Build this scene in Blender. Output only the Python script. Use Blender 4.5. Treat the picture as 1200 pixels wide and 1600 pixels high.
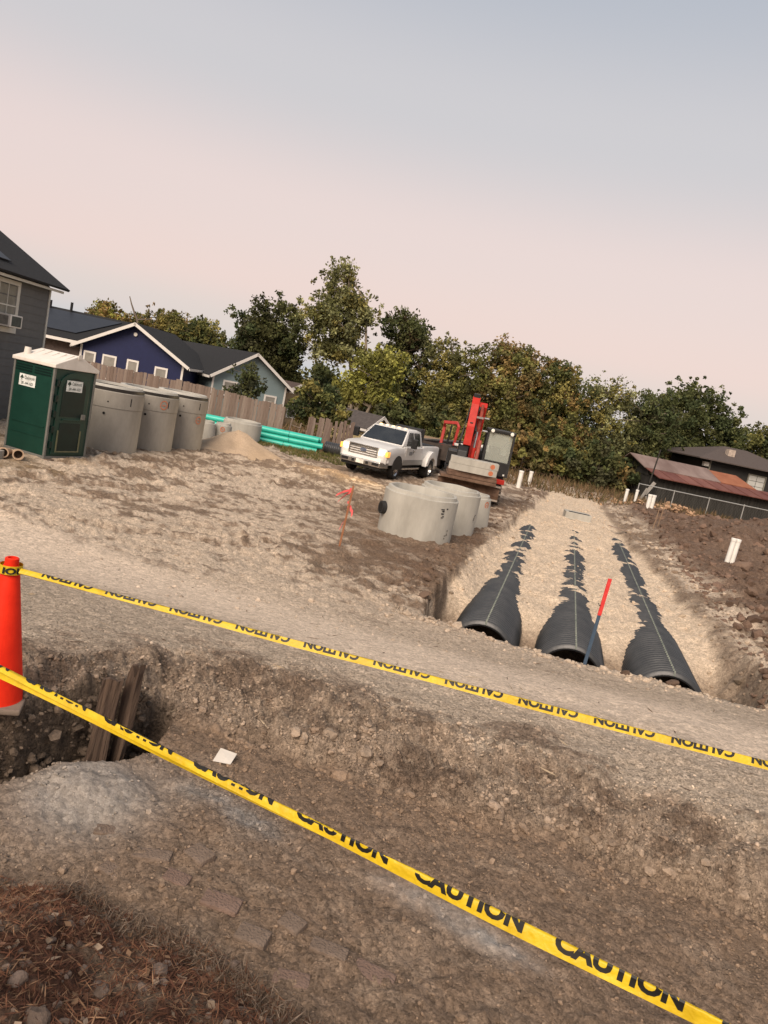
import bpy, bmesh, math, random
import numpy as np
from mathutils import Vector, Matrix, Euler
random.seed(7)
R = math.radians
scene = bpy.context.scene
for o in list(bpy.data.objects): bpy.data.objects.remove(o)
col = scene.collection

# ------------------------------------------------------------------ camera
CAM_H = 3.1; PITCH = R(8.8); ROLL = R(11.8)
cam = bpy.data.cameras.new('camera'); camo = bpy.data.objects.new('camera', cam); col.objects.link(camo)
cam.sensor_fit = 'VERTICAL'; cam.sensor_height = 24; cam.lens = 24*1155/1600; cam.clip_start = .05; cam.clip_end = 3000
fw = Vector((0, math.cos(PITCH), -math.sin(PITCH))); up0 = Vector((0, math.sin(PITCH), math.cos(PITCH))); rt0 = Vector((1, 0, 0))
rt = rt0*math.cos(ROLL) - up0*(-math.sin(ROLL))      # the phone is held rolled, so the world leans to the right
up = -rt0*math.sin(ROLL) + up0*math.cos(ROLL)
rt = rt0*math.cos(ROLL) + up0*math.sin(ROLL)
m = Matrix((rt, up, -fw)).transposed().to_4x4(); m.translation = (0, 0, CAM_H); camo.matrix_world = m
scene.camera = camo
# ------------------------------------------------------------------ sky: dusk, the sun just down behind the camera
SUN_EL = R(40); SUN_AZ = R(200)      # lamp: soft western afterglow from behind the camera
w = bpy.data.worlds.new('World'); scene.world = w; w.use_nodes = True
nt = w.node_tree; nt.nodes.clear()
def wn(t): return nt.nodes.new(t)
out = wn('ShaderNodeOutputWorld'); add = wn('ShaderNodeAddShader'); bg1 = wn('ShaderNodeBackground'); bg2 = wn('ShaderNodeBackground')
sky = wn('ShaderNodeTexSky'); sky.sky_type = 'NISHITA'; sky.sun_disc = False; sky.sun_elevation = R(3); sky.sun_rotation = SUN_AZ
sky.dust_density = 2; sky.air_density = 1.2; bg1.inputs[1].default_value = .02
tc = wn('ShaderNodeTexCoord'); sx = wn('ShaderNodeSeparateXYZ'); cr = wn('ShaderNodeValToRGB')
nt.links.new(tc.outputs['Generated'], sx.inputs[0]); nt.links.new(sx.outputs[2], cr.inputs[0])
def srgb(r, g, b):
    f = lambda c: (c/255/12.92 if c/255 <= .04045 else ((c/255+.055)/1.055)**2.4)
    return (f(r), f(g), f(b), 1)
els = [(0, (200, 206, 210)), (.05, (218, 209, 207)), (.11, (230, 209, 206)), (.20, (227, 209, 207)), (.34, (202, 199, 203)), (.5, (178, 183, 194)), (.75, (160, 169, 185)), (1, (150, 160, 178))]
e = cr.color_ramp.elements
e[0].position = els[0][0]; e[0].color = srgb(*els[0][1]); e[1].position = 1; e[1].color = srgb(*els[-1][1])
for p_, c_ in els[1:-1]:
    q = e.new(p_); q.color = srgb(*c_)
cr.color_ramp.interpolation = 'EASE'
nt.links.new(sky.outputs[0], bg1.inputs[0]); nt.links.new(cr.outputs[0], bg2.inputs[0]); bg2.inputs[1].default_value = .70
nt.links.new(bg1.outputs[0], add.inputs[0]); nt.links.new(bg2.outputs[0], add.inputs[1]); nt.links.new(add.outputs[0], out.inputs[0])
sl = bpy.data.lights.new('sun', 'SUN'); sl.energy = 3.3; sl.angle = R(40); sl.color = (1, .84, .70)
so = bpy.data.objects.new('sun', sl); col.objects.link(so)
sd = Vector((math.sin(SUN_AZ)*math.cos(SUN_EL), math.cos(SUN_AZ)*math.cos(SUN_EL), math.sin(SUN_EL)))
so.rotation_euler = sd.to_track_quat('Z', 'Y').to_euler(); so.location = (0, -5, 30)
scene.view_settings.view_transform = 'Standard'; scene.view_settings.look = 'None'; scene.view_settings.exposure = 0.52; scene.view_settings.gamma = 1
scene.render.engine = 'CYCLES'

# ------------------------------------------------------------------ noise
def _h(xi, yi, s):
    h = (xi.astype(np.int64)*374761393 + yi.astype(np.int64)*668265263 + s*144269504) & 0xffffffff
    h = ((h ^ (h >> 13))*1274126177) & 0xffffffff
    return ((h ^ (h >> 16)) & 0xffff)/65535.
def vn(x, y, s=0):
    x = np.asarray(x, float); y = np.asarray(y, float)
    xi = np.floor(x); yi = np.floor(y); fx = x-xi; fy = y-yi
    fx = fx*fx*(3-2*fx); fy = fy*fy*(3-2*fy)
    a = _h(xi, yi, s); b = _h(xi+1, yi, s); c = _h(xi, yi+1, s); d = _h(xi+1, yi+1, s)
    return (a+(b-a)*fx)*(1-fy) + (c+(d-c)*fx)*fy
def fbm(x, y, o=4, s=0, g=.5):
    t = 0; a = 1; n = 0
    for i in range(o):
        t = t + a*(vn(x, y, s+i*17)-.5); n += a; a *= g; x = x*2.03+3.1; y = y*2.03-1.7
    return t/n*2
def S(t): t = np.clip(t, 0, 1); return t*t*(3-2*t)

# ------------------------------------------------------------------ materials
MATS = {}
def mat(name, c, rough=.8, c2=None, scale=6, var=.25, bump=0, bscale=40, metal=0, stretch=(1, 1, 1), detail=5, spec=.3):
    if name in MATS: return MATS[name]
    M = bpy.data.materials.new(name); M.use_nodes = True; MATS[name] = M
    n = M.node_tree.nodes; L = M.node_tree.links; b = n['Principled BSDF']
    b.inputs['Roughness'].default_value = rough; b.inputs['Metallic'].default_value = metal
    b.inputs['Specular IOR Level'].default_value = spec
    t = n.new('ShaderNodeTexCoord'); mp = n.new('ShaderNodeMapping'); mp.inputs['Scale'].default_value = stretch
    L.new(t.outputs['Object'], mp.inputs[0])
    no = n.new('ShaderNodeTexNoise'); no.inputs['Scale'].default_value = scale; no.inputs['Detail'].default_value = detail; no.inputs['Roughness'].default_value = .65
    L.new(mp.outputs[0], no.inputs[0])
    rp = n.new('ShaderNodeValToRGB'); L.new(no.outputs[0], rp.inputs[0])
    if c2 is None:
        lo = [max(0, v*(1-var)) for v in c]; hi = [min(1, v*(1+var)) for v in c]
    else: lo, hi = c, c2
    rp.color_ramp.elements[0].position = .32; rp.color_ramp.elements[1].position = .68
    rp.color_ramp.elements[0].color = (*lo, 1); rp.color_ramp.elements[1].color = (*hi, 1)
    L.new(rp.outputs[0], b.inputs['Base Color'])
    if bump:
        n2 = n.new('ShaderNodeTexNoise'); n2.inputs['Scale'].default_value = bscale; n2.inputs['Detail'].default_value = 6
        L.new(mp.outputs[0], n2.inputs[0])
        bp = n.new('ShaderNodeBump'); bp.inputs['Strength'].default_value = bump; bp.inputs['Distance'].default_value = .02
        L.new(n2.outputs[0], bp.inputs['Height']); L.new(bp.outputs[0], b.inputs['Normal'])
    return M
def attr_mat(name, attr, rough=.95, nscale=30, var=.35, bump=.5, bscale=60, transl=0, clods=False):
    M = bpy.data.materials.new(name); M.use_nodes = True
    n = M.node_tree.nodes; L = M.node_tree.links; b = n['Principled BSDF']
    b.inputs['Roughness'].default_value = rough; b.inputs['Specular IOR Level'].default_value = .15
    a = n.new('ShaderNodeAttribute'); a.attribute_name = attr
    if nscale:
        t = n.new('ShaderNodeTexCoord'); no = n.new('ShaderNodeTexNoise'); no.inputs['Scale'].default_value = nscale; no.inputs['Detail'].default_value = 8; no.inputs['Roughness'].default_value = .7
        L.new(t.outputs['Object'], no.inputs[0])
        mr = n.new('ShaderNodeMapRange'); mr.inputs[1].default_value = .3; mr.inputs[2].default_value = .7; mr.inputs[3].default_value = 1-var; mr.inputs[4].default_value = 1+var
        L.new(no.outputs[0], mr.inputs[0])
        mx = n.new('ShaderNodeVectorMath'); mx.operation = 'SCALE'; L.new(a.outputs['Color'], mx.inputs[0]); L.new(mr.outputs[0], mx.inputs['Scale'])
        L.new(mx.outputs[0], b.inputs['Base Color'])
        n2 = n.new('ShaderNodeTexNoise'); n2.inputs['Scale'].default_value = bscale; n2.inputs['Detail'].default_value = 8; n2.inputs['Roughness'].default_value = .7
        L.new(t.outputs['Object'], n2.inputs[0])
        bp = n.new('ShaderNodeBump'); bp.inputs['Strength'].default_value = bump; bp.inputs['Distance'].default_value = .02
        L.new(n2.outputs[0], bp.inputs['Height']); L.new(bp.outputs[0], b.inputs['Normal'])
        if clods:      # crumb structure: two sizes of broken clods, warped so that no cell looks regular
            wp = n.new('ShaderNodeVectorMath'); wp.operation = 'MULTIPLY_ADD'; wp.inputs[1].default_value = (.06, .06, .06); L.new(no.outputs['Color'], wp.inputs[0]); L.new(t.outputs['Object'], wp.inputs[2])
            prev = bp
            for sc_, st_, di_ in ((19, .65, .035), (52, .8, .016)):
                vo = n.new('ShaderNodeTexVoronoi'); vo.inputs['Scale'].default_value = sc_; vo.inputs['Randomness'].default_value = 1; L.new(wp.outputs[0], vo.inputs['Vector'])
                mk = n.new('ShaderNodeMapRange'); mk.inputs[1].default_value = .0; mk.inputs[2].default_value = .75; mk.inputs[3].default_value = 1; mk.inputs[4].default_value = 0; L.new(vo.outputs['Distance'], mk.inputs[0])
                b2 = n.new('ShaderNodeBump'); b2.inputs['Strength'].default_value = st_; b2.inputs['Distance'].default_value = di_; sm_ = n.new('ShaderNodeMath'); sm_.operation = 'MULTIPLY'; L.new(mk.outputs[0], sm_.inputs[0]); L.new(a.outputs['Alpha'], sm_.inputs[1]); L.new(sm_.outputs[0], b2.inputs['Height']); L.new(prev.outputs[0], b2.inputs['Normal']); prev = b2
                hs = n.new('ShaderNodeSeparateColor'); L.new(vo.outputs['Color'], hs.inputs[0]); m3 = n.new('ShaderNodeMapRange'); m3.inputs[3].default_value = .82; m3.inputs[4].default_value = 1.18; L.new(hs.outputs[0], m3.inputs[0])
                sc2 = n.new('ShaderNodeVectorMath'); sc2.operation = 'SCALE'; L.new(mx.outputs[0], sc2.inputs[0]); L.new(m3.outputs[0], sc2.inputs['Scale']); mx = sc2
            L.new(prev.outputs[0], b.inputs['Normal']); L.new(mx.outputs[0], b.inputs['Base Color'])
    else:
        L.new(a.outputs['Color'], b.inputs['Base Color'])
    if transl:
        tr = n.new('ShaderNodeBsdfTranslucent'); L.new(a.outputs['Color'], tr.inputs[0]); mxs = n.new('ShaderNodeMixShader'); mxs.inputs[0].default_value = transl
        L.new(b.outputs[0], mxs.inputs[1]); L.new(tr.outputs[0], mxs.inputs[2]); L.new(mxs.outputs[0], n['Material Output'].inputs[0])
    return M
def emit_mat(name, c, s):
    M = bpy.data.materials.new(name); M.use_nodes = True; b = M.node_tree.nodes['Principled BSDF']
    b.inputs['Base Color'].default_value = (*c, 1); b.inputs['Emission Color'].default_value = (*c, 1); b.inputs['Emission Strength'].default_value = s
    return M
def glass_mat(name, c, a=.35, rough=.05):
    M = bpy.data.materials.new(name); M.use_nodes = True; n = M.node_tree.nodes; L = M.node_tree.links
    b = n['Principled BSDF']; b.inputs['Base Color'].default_value = (*c, 1); b.inputs['Roughness'].default_value = rough; b.inputs['Specular IOR Level'].default_value = .5
    b.inputs['Alpha'].default_value = a
    return M

# ------------------------------------------------------------------ mesh helpers
def np_mesh(name, V, F, smooth=False):
    V = np.asarray(V, np.float32); F = np.asarray(F, np.int32); k = F.shape[1]
    me = bpy.data.meshes.new(name); me.vertices.add(len(V)); me.vertices.foreach_set('co', V.ravel())
    me.loops.add(F.size); me.loops.foreach_set('vertex_index', F.ravel()); me.polygons.add(len(F))
    me.polygons.foreach_set('loop_start', np.arange(0, F.size, k, dtype=np.int32))
    me.polygons.foreach_set('use_smooth', np.full(len(F), smooth))
    me.update(calc_edges=True); return me
def set_col(me, name, C):
    a = me.attributes.new(name, 'FLOAT_COLOR', 'POINT'); C = np.asarray(C, np.float32)
    if C.shape[1] == 3: C = np.hstack([C, np.ones((len(C), 1), np.float32)])
    a.data.foreach_set('color', C.ravel())
def add_obj(name, me, material=None, parent=None, loc=None):
    o = bpy.data.objects.new(name, me); col.objects.link(o)
    if material and not me.materials: me.materials.append(material)
    if parent: o.parent = parent
    if loc: o.location = loc
    return o
def tag(o, label=None, cat=None, group=None, kind=None):
    if label: o['label'] = label
    if cat: o['category'] = cat
    if group: o['group'] = group
    if kind: o['kind'] = kind
    return o
def empty(name, loc, rz=0, label=None, cat=None, group=None):
    o = bpy.data.objects.new(name, None); col.objects.link(o); o.location = loc; o.rotation_euler = (0, 0, rz); o.empty_display_size = .2
    return tag(o, label, cat, group)
class MB:
    def __init__(s): s.v = []; s.f = []
    def add(s, vs, fs):
        k = len(s.v); s.v += [tuple(x) for x in vs]; s.f += [tuple(i+k for i in f) for f in fs]; return s
    def box(s, c, d, rot=None):
        vs = [Vector((x*d[0]/2, y*d[1]/2, z*d[2]/2)) for x in (-1, 1) for y in (-1, 1) for z in (-1, 1)]
        if rot: e = Euler(rot).to_matrix(); vs = [e @ v for v in vs]
        vs = [v+Vector(c) for v in vs]
        return s.add(vs, [(0, 1, 3, 2), (4, 6, 7, 5), (0, 4, 5, 1), (2, 3, 7, 6), (0, 2, 6, 4), (1, 5, 7, 3)])
    def lohi(s, lo, hi): return s.box([(a+b)/2 for a, b in zip(lo, hi)], [abs(b-a) for a, b in zip(lo, hi)])
    def hexa(s, p): # 8 points: bottom 4 ccw, top 4 ccw
        return s.add(p, [(3, 2, 1, 0), (4, 5, 6, 7), (0, 1, 5, 4), (1, 2, 6, 5), (2, 3, 7, 6), (3, 0, 4, 7)])
    def tube(s, p0, p1, r0, r1=None, n=12, caps=True):
        r1 = r0 if r1 is None else r1; p0 = Vector(p0); p1 = Vector(p1); d = (p1-p0).normalized()
        a = d.orthogonal().normalized(); b = d.cross(a); vs = []
        for p, r in ((p0, r0), (p1, r1)):
            for i in range(n):
                t = 2*math.pi*i/n; vs.append(p+a*(r*math.cos(t))+b*(r*math.sin(t)))
        fs = [(i, (i+1) % n, n+(i+1) % n, n+i) for i in range(n)]
        if caps: fs += [tuple(range(n-1, -1, -1)), tuple(range(n, 2*n))]
        return s.add(vs, fs)
    def path(s, pts, rs, n=8):
        k = len(s.v); P = [Vector(p) for p in pts]; a = None
        for i, p in enumerate(P):
            d = (P[min(i+1, len(P)-1)]-P[max(i-1, 0)]).normalized()
            if a is None: a = d.orthogonal().normalized()
            a = (a-d*a.dot(d)).normalized(); b = d.cross(a)
            for j in range(n):
                t = 2*math.pi*j/n; s.v.append(tuple(p+a*(rs[i]*math.cos(t))+b*(rs[i]*math.sin(t))))
        for i in range(len(P)-1):
            for j in range(n):
                s.f.append((k+i*n+j, k+i*n+(j+1) % n, k+(i+1)*n+(j+1) % n, k+(i+1)*n+j))
        s.f.append(tuple(k+j for j in range(n-1, -1, -1))); s.f.append(tuple(k+(len(P)-1)*n+j for j in range(n))); return s
    def lathe(s, prof, n=32, c=(0, 0, 0), close=False):
        k = len(s.v); m_ = len(prof)
        for i in range(n):
            t = 2*math.pi*i/n
            for r, z in prof: s.v.append((c[0]+r*math.cos(t), c[1]+r*math.sin(t), c[2]+z))
        for i in range(n):
            i2 = (i+1) % n
            for j in range(m_ if close else m_-1):
                j2 = (j+1) % m_; s.f.append((k+i*m_+j, k+i2*m_+j, k+i2*m_+j2, k+i*m_+j2))
        return s
    def prism(s, poly, axis, a, b):
        # poly of 2-d points, extruded along axis 0/1/2 from a to b
        def P(q, h):
            r_ = list(q); r_.insert(axis, h); return tuple(r_)
        n = len(poly); vs = [P(q, a) for q in poly]+[P(q, b) for q in poly]
        fs = [(i, (i+1) % n, n+(i+1) % n, n+i) for i in range(n)]+[tuple(range(n-1, -1, -1)), tuple(range(n, 2*n))]
        return s.add(vs, fs)
    def build(s, name, material, parent=None, smooth=False, bevel=0, loc=None, autosmooth=35):
        me = bpy.data.meshes.new(name); me.from_pydata(s.v, [], s.f)
        bm = bmesh.new(); bm.from_mesh(me); bmesh.ops.recalc_face_normals(bm, faces=bm.faces)
        if bevel:
            ed = [e_ for e_ in bm.edges if len(e_.link_faces) == 2 and e_.calc_face_angle(0) > .5]
            bmesh.ops.bevel(bm, geom=ed, offset=bevel, segments=2, profile=.6, affect='EDGES', clamp_overlap=True)
        if smooth:
            for f in bm.faces: f.smooth = True
            for e_ in bm.edges:
                if len(e_.link_faces) == 2 and e_.calc_face_angle(0) > R(autosmooth): e_.smooth = False
        bm.to_mesh(me); bm.free()
        return add_obj(name, me, material, parent, loc)
def text_mesh(txt, size, width=None, bold=.0):
    cu = bpy.data.curves.new('t', 'FONT'); cu.body = txt; cu.size = size; cu.offset = bold; cu.align_x = 'LEFT'; cu.resolution_u = 3
    o = bpy.data.objects.new('t', cu); col.objects.link(o); dg = bpy.context.evaluated_depsgraph_get(); dg.update()
    me = bpy.data.meshes.new_from_object(o.evaluated_get(dg)); bpy.data.objects.remove(o); bpy.data.curves.remove(cu)
    co = np.array([v.co[:] for v in me.vertices]); x0 = co[:, 0].min(); wd = co[:, 0].max()-x0
    k = (width/wd) if width else 1
    for v in me.vertices: v.co.x = (v.co.x-x0)*k
    return me
def lettering(name, txt, size, width, material, parent, matrix, bold=0):
    me = text_mesh(txt, size, width, bold); me.transform(matrix); return add_obj(name, me, material, parent)
def basis(o, x, y):
    x = Vector(x).normalized(); y = Vector(y).normalized(); z = x.cross(y)
    m_ = Matrix((x, y, z)).transposed().to_4x4(); m_.translation = o; return m_

# ------------------------------------------------------------------ ground
AX = np.array([.2195, .9756]); PX, PY = 3.49, 11.59
PIPE_T = (-1.49, 0., 1.55); PIPE_R = .61; PIPE_Z = -.80
def trench_st(x, y):
    return (x-PX)*AX[0]+(y-PY)*AX[1], (x-PX)*AX[1]-(y-PY)*AX[0]
def st_xy(s, t): return PX+s*AX[0]+t*AX[1], PY+s*AX[1]-t*AX[0]
WX = [-30, -6, -2.6, -2.04, -1.89, -1.71, -1.4, -.97, -.4, .4, 1.1, 1.7, 2.3, 2.8, 6, 30]
WY = [1, 3.2, 3.95, 4.13, 4.34, 4.68, 5.15, 5.15, 4.98, 4.78, 4.62, 4.62, 4.34, 4.18, 3.0, 0]
HX = [-30, -6, -1.95, -1.84, -1.72, -1.4, -1.25]; HY = [0, 2.2, 3.85, 4.1, 4.32, 4.42, 4.7]
MX = [-30, -6, -1.44, -1.09, -.76, -.36, .1, 1.2, 2.5, 8, 30]; MY = [2, 3.4, 3.18, 3.24, 3.05, 2.98, 2.71, 2.1, 1.4, 0, -3]
RUTS = [([-11, -8, -4, -1.2, .2], [12.2, 13.2, 15.4, 18.5, 24], (0, 1.55)), ([-10, -6, -2.5, .8], [11.2, 11.8, 12.6, 14.2], (0, 1.1)), ([-11, -7, -3, -.6], [16.5, 17.8, 21, 27.5], (0, 1.7)), ([-9, -4.5, -1.5, 1.2], [20.5, 21, 22.2, 24.5], (0,))]
def terrain(x, y, detail=True):
    x = np.asarray(x, float); y = np.asarray(y, float); r = np.hypot(x, y)
    z = .62*S((10.4-y)/4.8)+.16*S((-1.35-x)/.5)*S((6.8-y)/2)
    far = S((y-9)/4)
    z = z+far*(.10*fbm(x*.18, y*.18, 3, 5)+.0)
    rough = .5+.8*S(fbm(x*.35, y*.35, 3, 9)*1.5+.5)
    # foreground pit
    nz = fbm(x*1.7, y*1.7, 4, 21)
    d = y-np.interp(x, WX, WY)+.16*nz+.05*fbm(x*7, y*7, 3, 22)
    left = S((-1.45-x)/.25)
    top = .49+.07*S((x+.6)/.3)*S((2.1-x)/.4)*S(.6+nz)+.14*S(d/1.1); top = top*(1-left)+.78*left
    bankz = np.minimum(z, top)+.06*fbm(x*2.5, y*2.5, 4, 23)*S((d+.2)/.5)*(1-left*.7)
    floor = .41+.05*S((x+1.2)/.5)+.05*fbm(x*1.1, y*1.1, 3, 25)-.06*S((x-1.2)/2)
    hd = y-np.interp(x, HX, HY)+.04*fbm(x*5, y*5, 3, 26)
    hole = S(hd/.14)*S((-1.22-x)/.12)*S((.12-d)/.1)*S((7-y)/.5)
    floor = floor+.10*np.exp(-((x+1.42)/.36)**2-((y-4.12)/.3)**2)
    floor = floor*(1-hole)+(-.22)*hole
    ww = .14+.30*S((x-1.2)/1.5)+.30*S(nz*1.5)
    k = S((d+.05)/ww)
    near = S((9-y)/2)
    zp = floor*(1-k)+bankz*k
    z = z*(1-near)+zp*near
    pit = (1-k)*near
    # mulch mound the photographer stands on
    md = np.interp(x, MX, MY)-y+.10*fbm(x*3, y*3, 3, 31)
    mz = .43+.62*np.clip(md, 0, 1.9)-.12*np.clip(md, 0, 1.9)**2*.8
    mul = S((md+.04)/.12)
    z = np.where(md > -.04, np.maximum(z, z*(1-mul)+mz*mul), z)
    # trench
    s, t = trench_st(x, y)
    e = .22*fbm(x*1.1, y*1.1, 4, 41)+.06*fbm(x*6, y*6, 3, 42)
    lw = np.interp(s, [-3, 0, 4, 8, 13, 22, 30], [2.35, 2.55, 2.5, 2.35, 2.1, 1.6, 1.3])
    rw = np.interp(s, [-3, 0, 4, 8, 13, 22, 30], [3.5, 3.2, 2.9, 2.75, 2.3, 1.8, 1.6])
    lip = -1.45+.10*np.sin(t*2.1)+.5*e-.12*np.exp(-((t-.2)/.7)**2)
    ins = S((t+lw+e)/.16)*S((rw+e-t)/(.5+.5*S((3-s)/4)))*S((s-lip)/.14)*S((31-s+2*e)/2)
    fn = fbm(x*2.2, y*2.2, 4, 43)
    fz = np.interp(s, [-2, -.2, .8, 1.4, 2.1, 2.9, 4.2, 9, 13, 16, 31], [-1.4, -1.36, -1.22, -.80, -.42, -.30, -.255, -.245, -.215, -.13, -.05])
    away = np.minimum(np.minimum(abs(t+1.49), abs(t)), abs(t-1.55))
    fz = fz+.10*fn+.05*fbm(x*9, y*9, 3, 44)*S((s-1)/2)+.05*S((away-.3)/.4)*S((s-2)/2)
    fz = fz-.055*S((s-11)/3)*np.exp(-((t-1.6)/.4)**2)+.12*S((-s+1)/2)*0
    fz = fz+.30*S((abs(t-.2)-2.1)/.7)*S((s-1.2)/2)*S((22-s)/8)
    fz = fz-1.0*S((.50-away)/.08)*S((1.8-s)/.3)
    z = z*(1-ins)+fz*ins
    # clods and spoil heap right of the trench
    mo = S((t-rw-.1)/1.6)*S((s+1.8)/2.5)*S((40-s)/6)*S((18-t)/4)
    z = z+mo*(.16+.40*np.abs(fbm(x*.55, y*.55, 4, 51))+.30*fbm(x*1.7, y*1.7, 5, 52, .6))*S((44-y)/8)
    z = z+1.3*np.exp(-((x-17.5)/3.6)**2-((y-30)/3.6)**2)+.5*np.exp(-((x-12.6)/2)**2-((y-27.5)/4)**2)
    # churned strip on the left trench shoulder
    sh = S((t+lw+1.6)/1.2)*S((-t-lw+.1)/.3)*S((s+.8)/1.5)*S((32-s)/4)
    z = z+sh*(.07*fbm(x*1.6, y*1.6, 4, 55))
    py = np.interp(x, [-30, -6, -4.7, -1, 1, 4, 9, 30], [12, 10.4, 9.9, 8.45, 7.85, 7.25, 6.3, 2])
    path = np.exp(-((y-py+.35*fbm(x*.7, y*.9, 3, 80))/1.2)**4)
    rut = np.zeros_like(x)
    for (rx, ry, off) in RUTS:
        for o_ in off:
            dl = y-np.interp(x, rx, ry)-o_+.15*fbm(x*.5, y*.5, 2, 81); lug = .6+.4*np.sin(x*23+y*9+3*fbm(x*2, y*2, 2, 82))
            hit = np.exp(-(dl/.19)**2)*S((x-rx[0])/1.5)*S((rx[-1]-x)/1.0)*S((fbm(x*.6, y*.6, 3, 83)+.5)/.5); rut = np.maximum(rut, hit*lug)
            z = z-.075*hit*(.7+.3*lug)*(1-ins)+.045*np.exp(-((abs(dl)-.33)/.12)**2)*S((x-rx[0])/1.5)*S((rx[-1]-x)/1.0)*(1-ins)
    if detail:
        z = z+rough*far*(1-ins)*(1-.8*path)*(.10*fbm(x*.9, y*2.2, 5, 61, .6)+.10*fbm(x*3.5, y*6, 5, 62, .65)+.05*np.abs(fbm(x*8, y*10, 3, 58, .65)))
        z = z+ins*S((s-1.5)/1)*.05*fbm(x*5, y*5, 4, 60, .65)
        fine = S((30-r)/10)
        dist = S((d+.1)/.3)*S((1.25-d+.3*nz)/.5)*near*(1-mul)
        z = z+fine*(.022+.09*mo+.07*sh)*fbm(x*7, y*7, 4, 63, .65)*(1-.5*pit)*(1-.8*path)
        z = z+dist*(.12*fbm(x*3.5, y*3.5, 5, 64, .65)+.11*np.abs(fbm(x*9, y*9, 4, 65, .65))+.035*np.abs(fbm(x*27, y*27, 3, 59, .7)))
        z = z+pit*(.035*fbm(x*5, y*5, 4, 66, .6)+.014*fbm(x*24, y*24, 3, 67))
        z = z+mul*near*(.05*fbm(x*7, y*7, 4, 68, .65))*(md > 0)
        z = z+hole*.05*fbm(x*9, y*9, 3, 69)
        cm_ = S((fbm(x*1.6, y*1.6, 3, 57)+.15)/.3)*S((x+.9)/.4)*S((3.4-x)/.6)*near*(1-left)
        z = z-.10*np.exp(-((d-.07-.05*fbm(x*6, y*6, 2, 56))/.035)**2)*cm_-.05*np.exp(-((d-.5-.2*fbm(x*3, y*3, 2, 54))/.025)**2)*S((fbm(x*1.2, y*1.2, 3, 53)-.05)/.2)*near*(1-left)
        z = z+ins*(1-S((s+1)/.5))*.0
    masks = dict(pit=pit, mul=mul*(md > 0), ins=ins, mo=mo, sh=sh, d=d, near=near, s=s, t=t, left=left, hole=hole, k=k, nz=nz, fn=fn, path=path, rut=rut)
    return z, masks
def gz(x, y): return float(terrain(np.array([x]), np.array([y]))[0][0])

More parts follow.
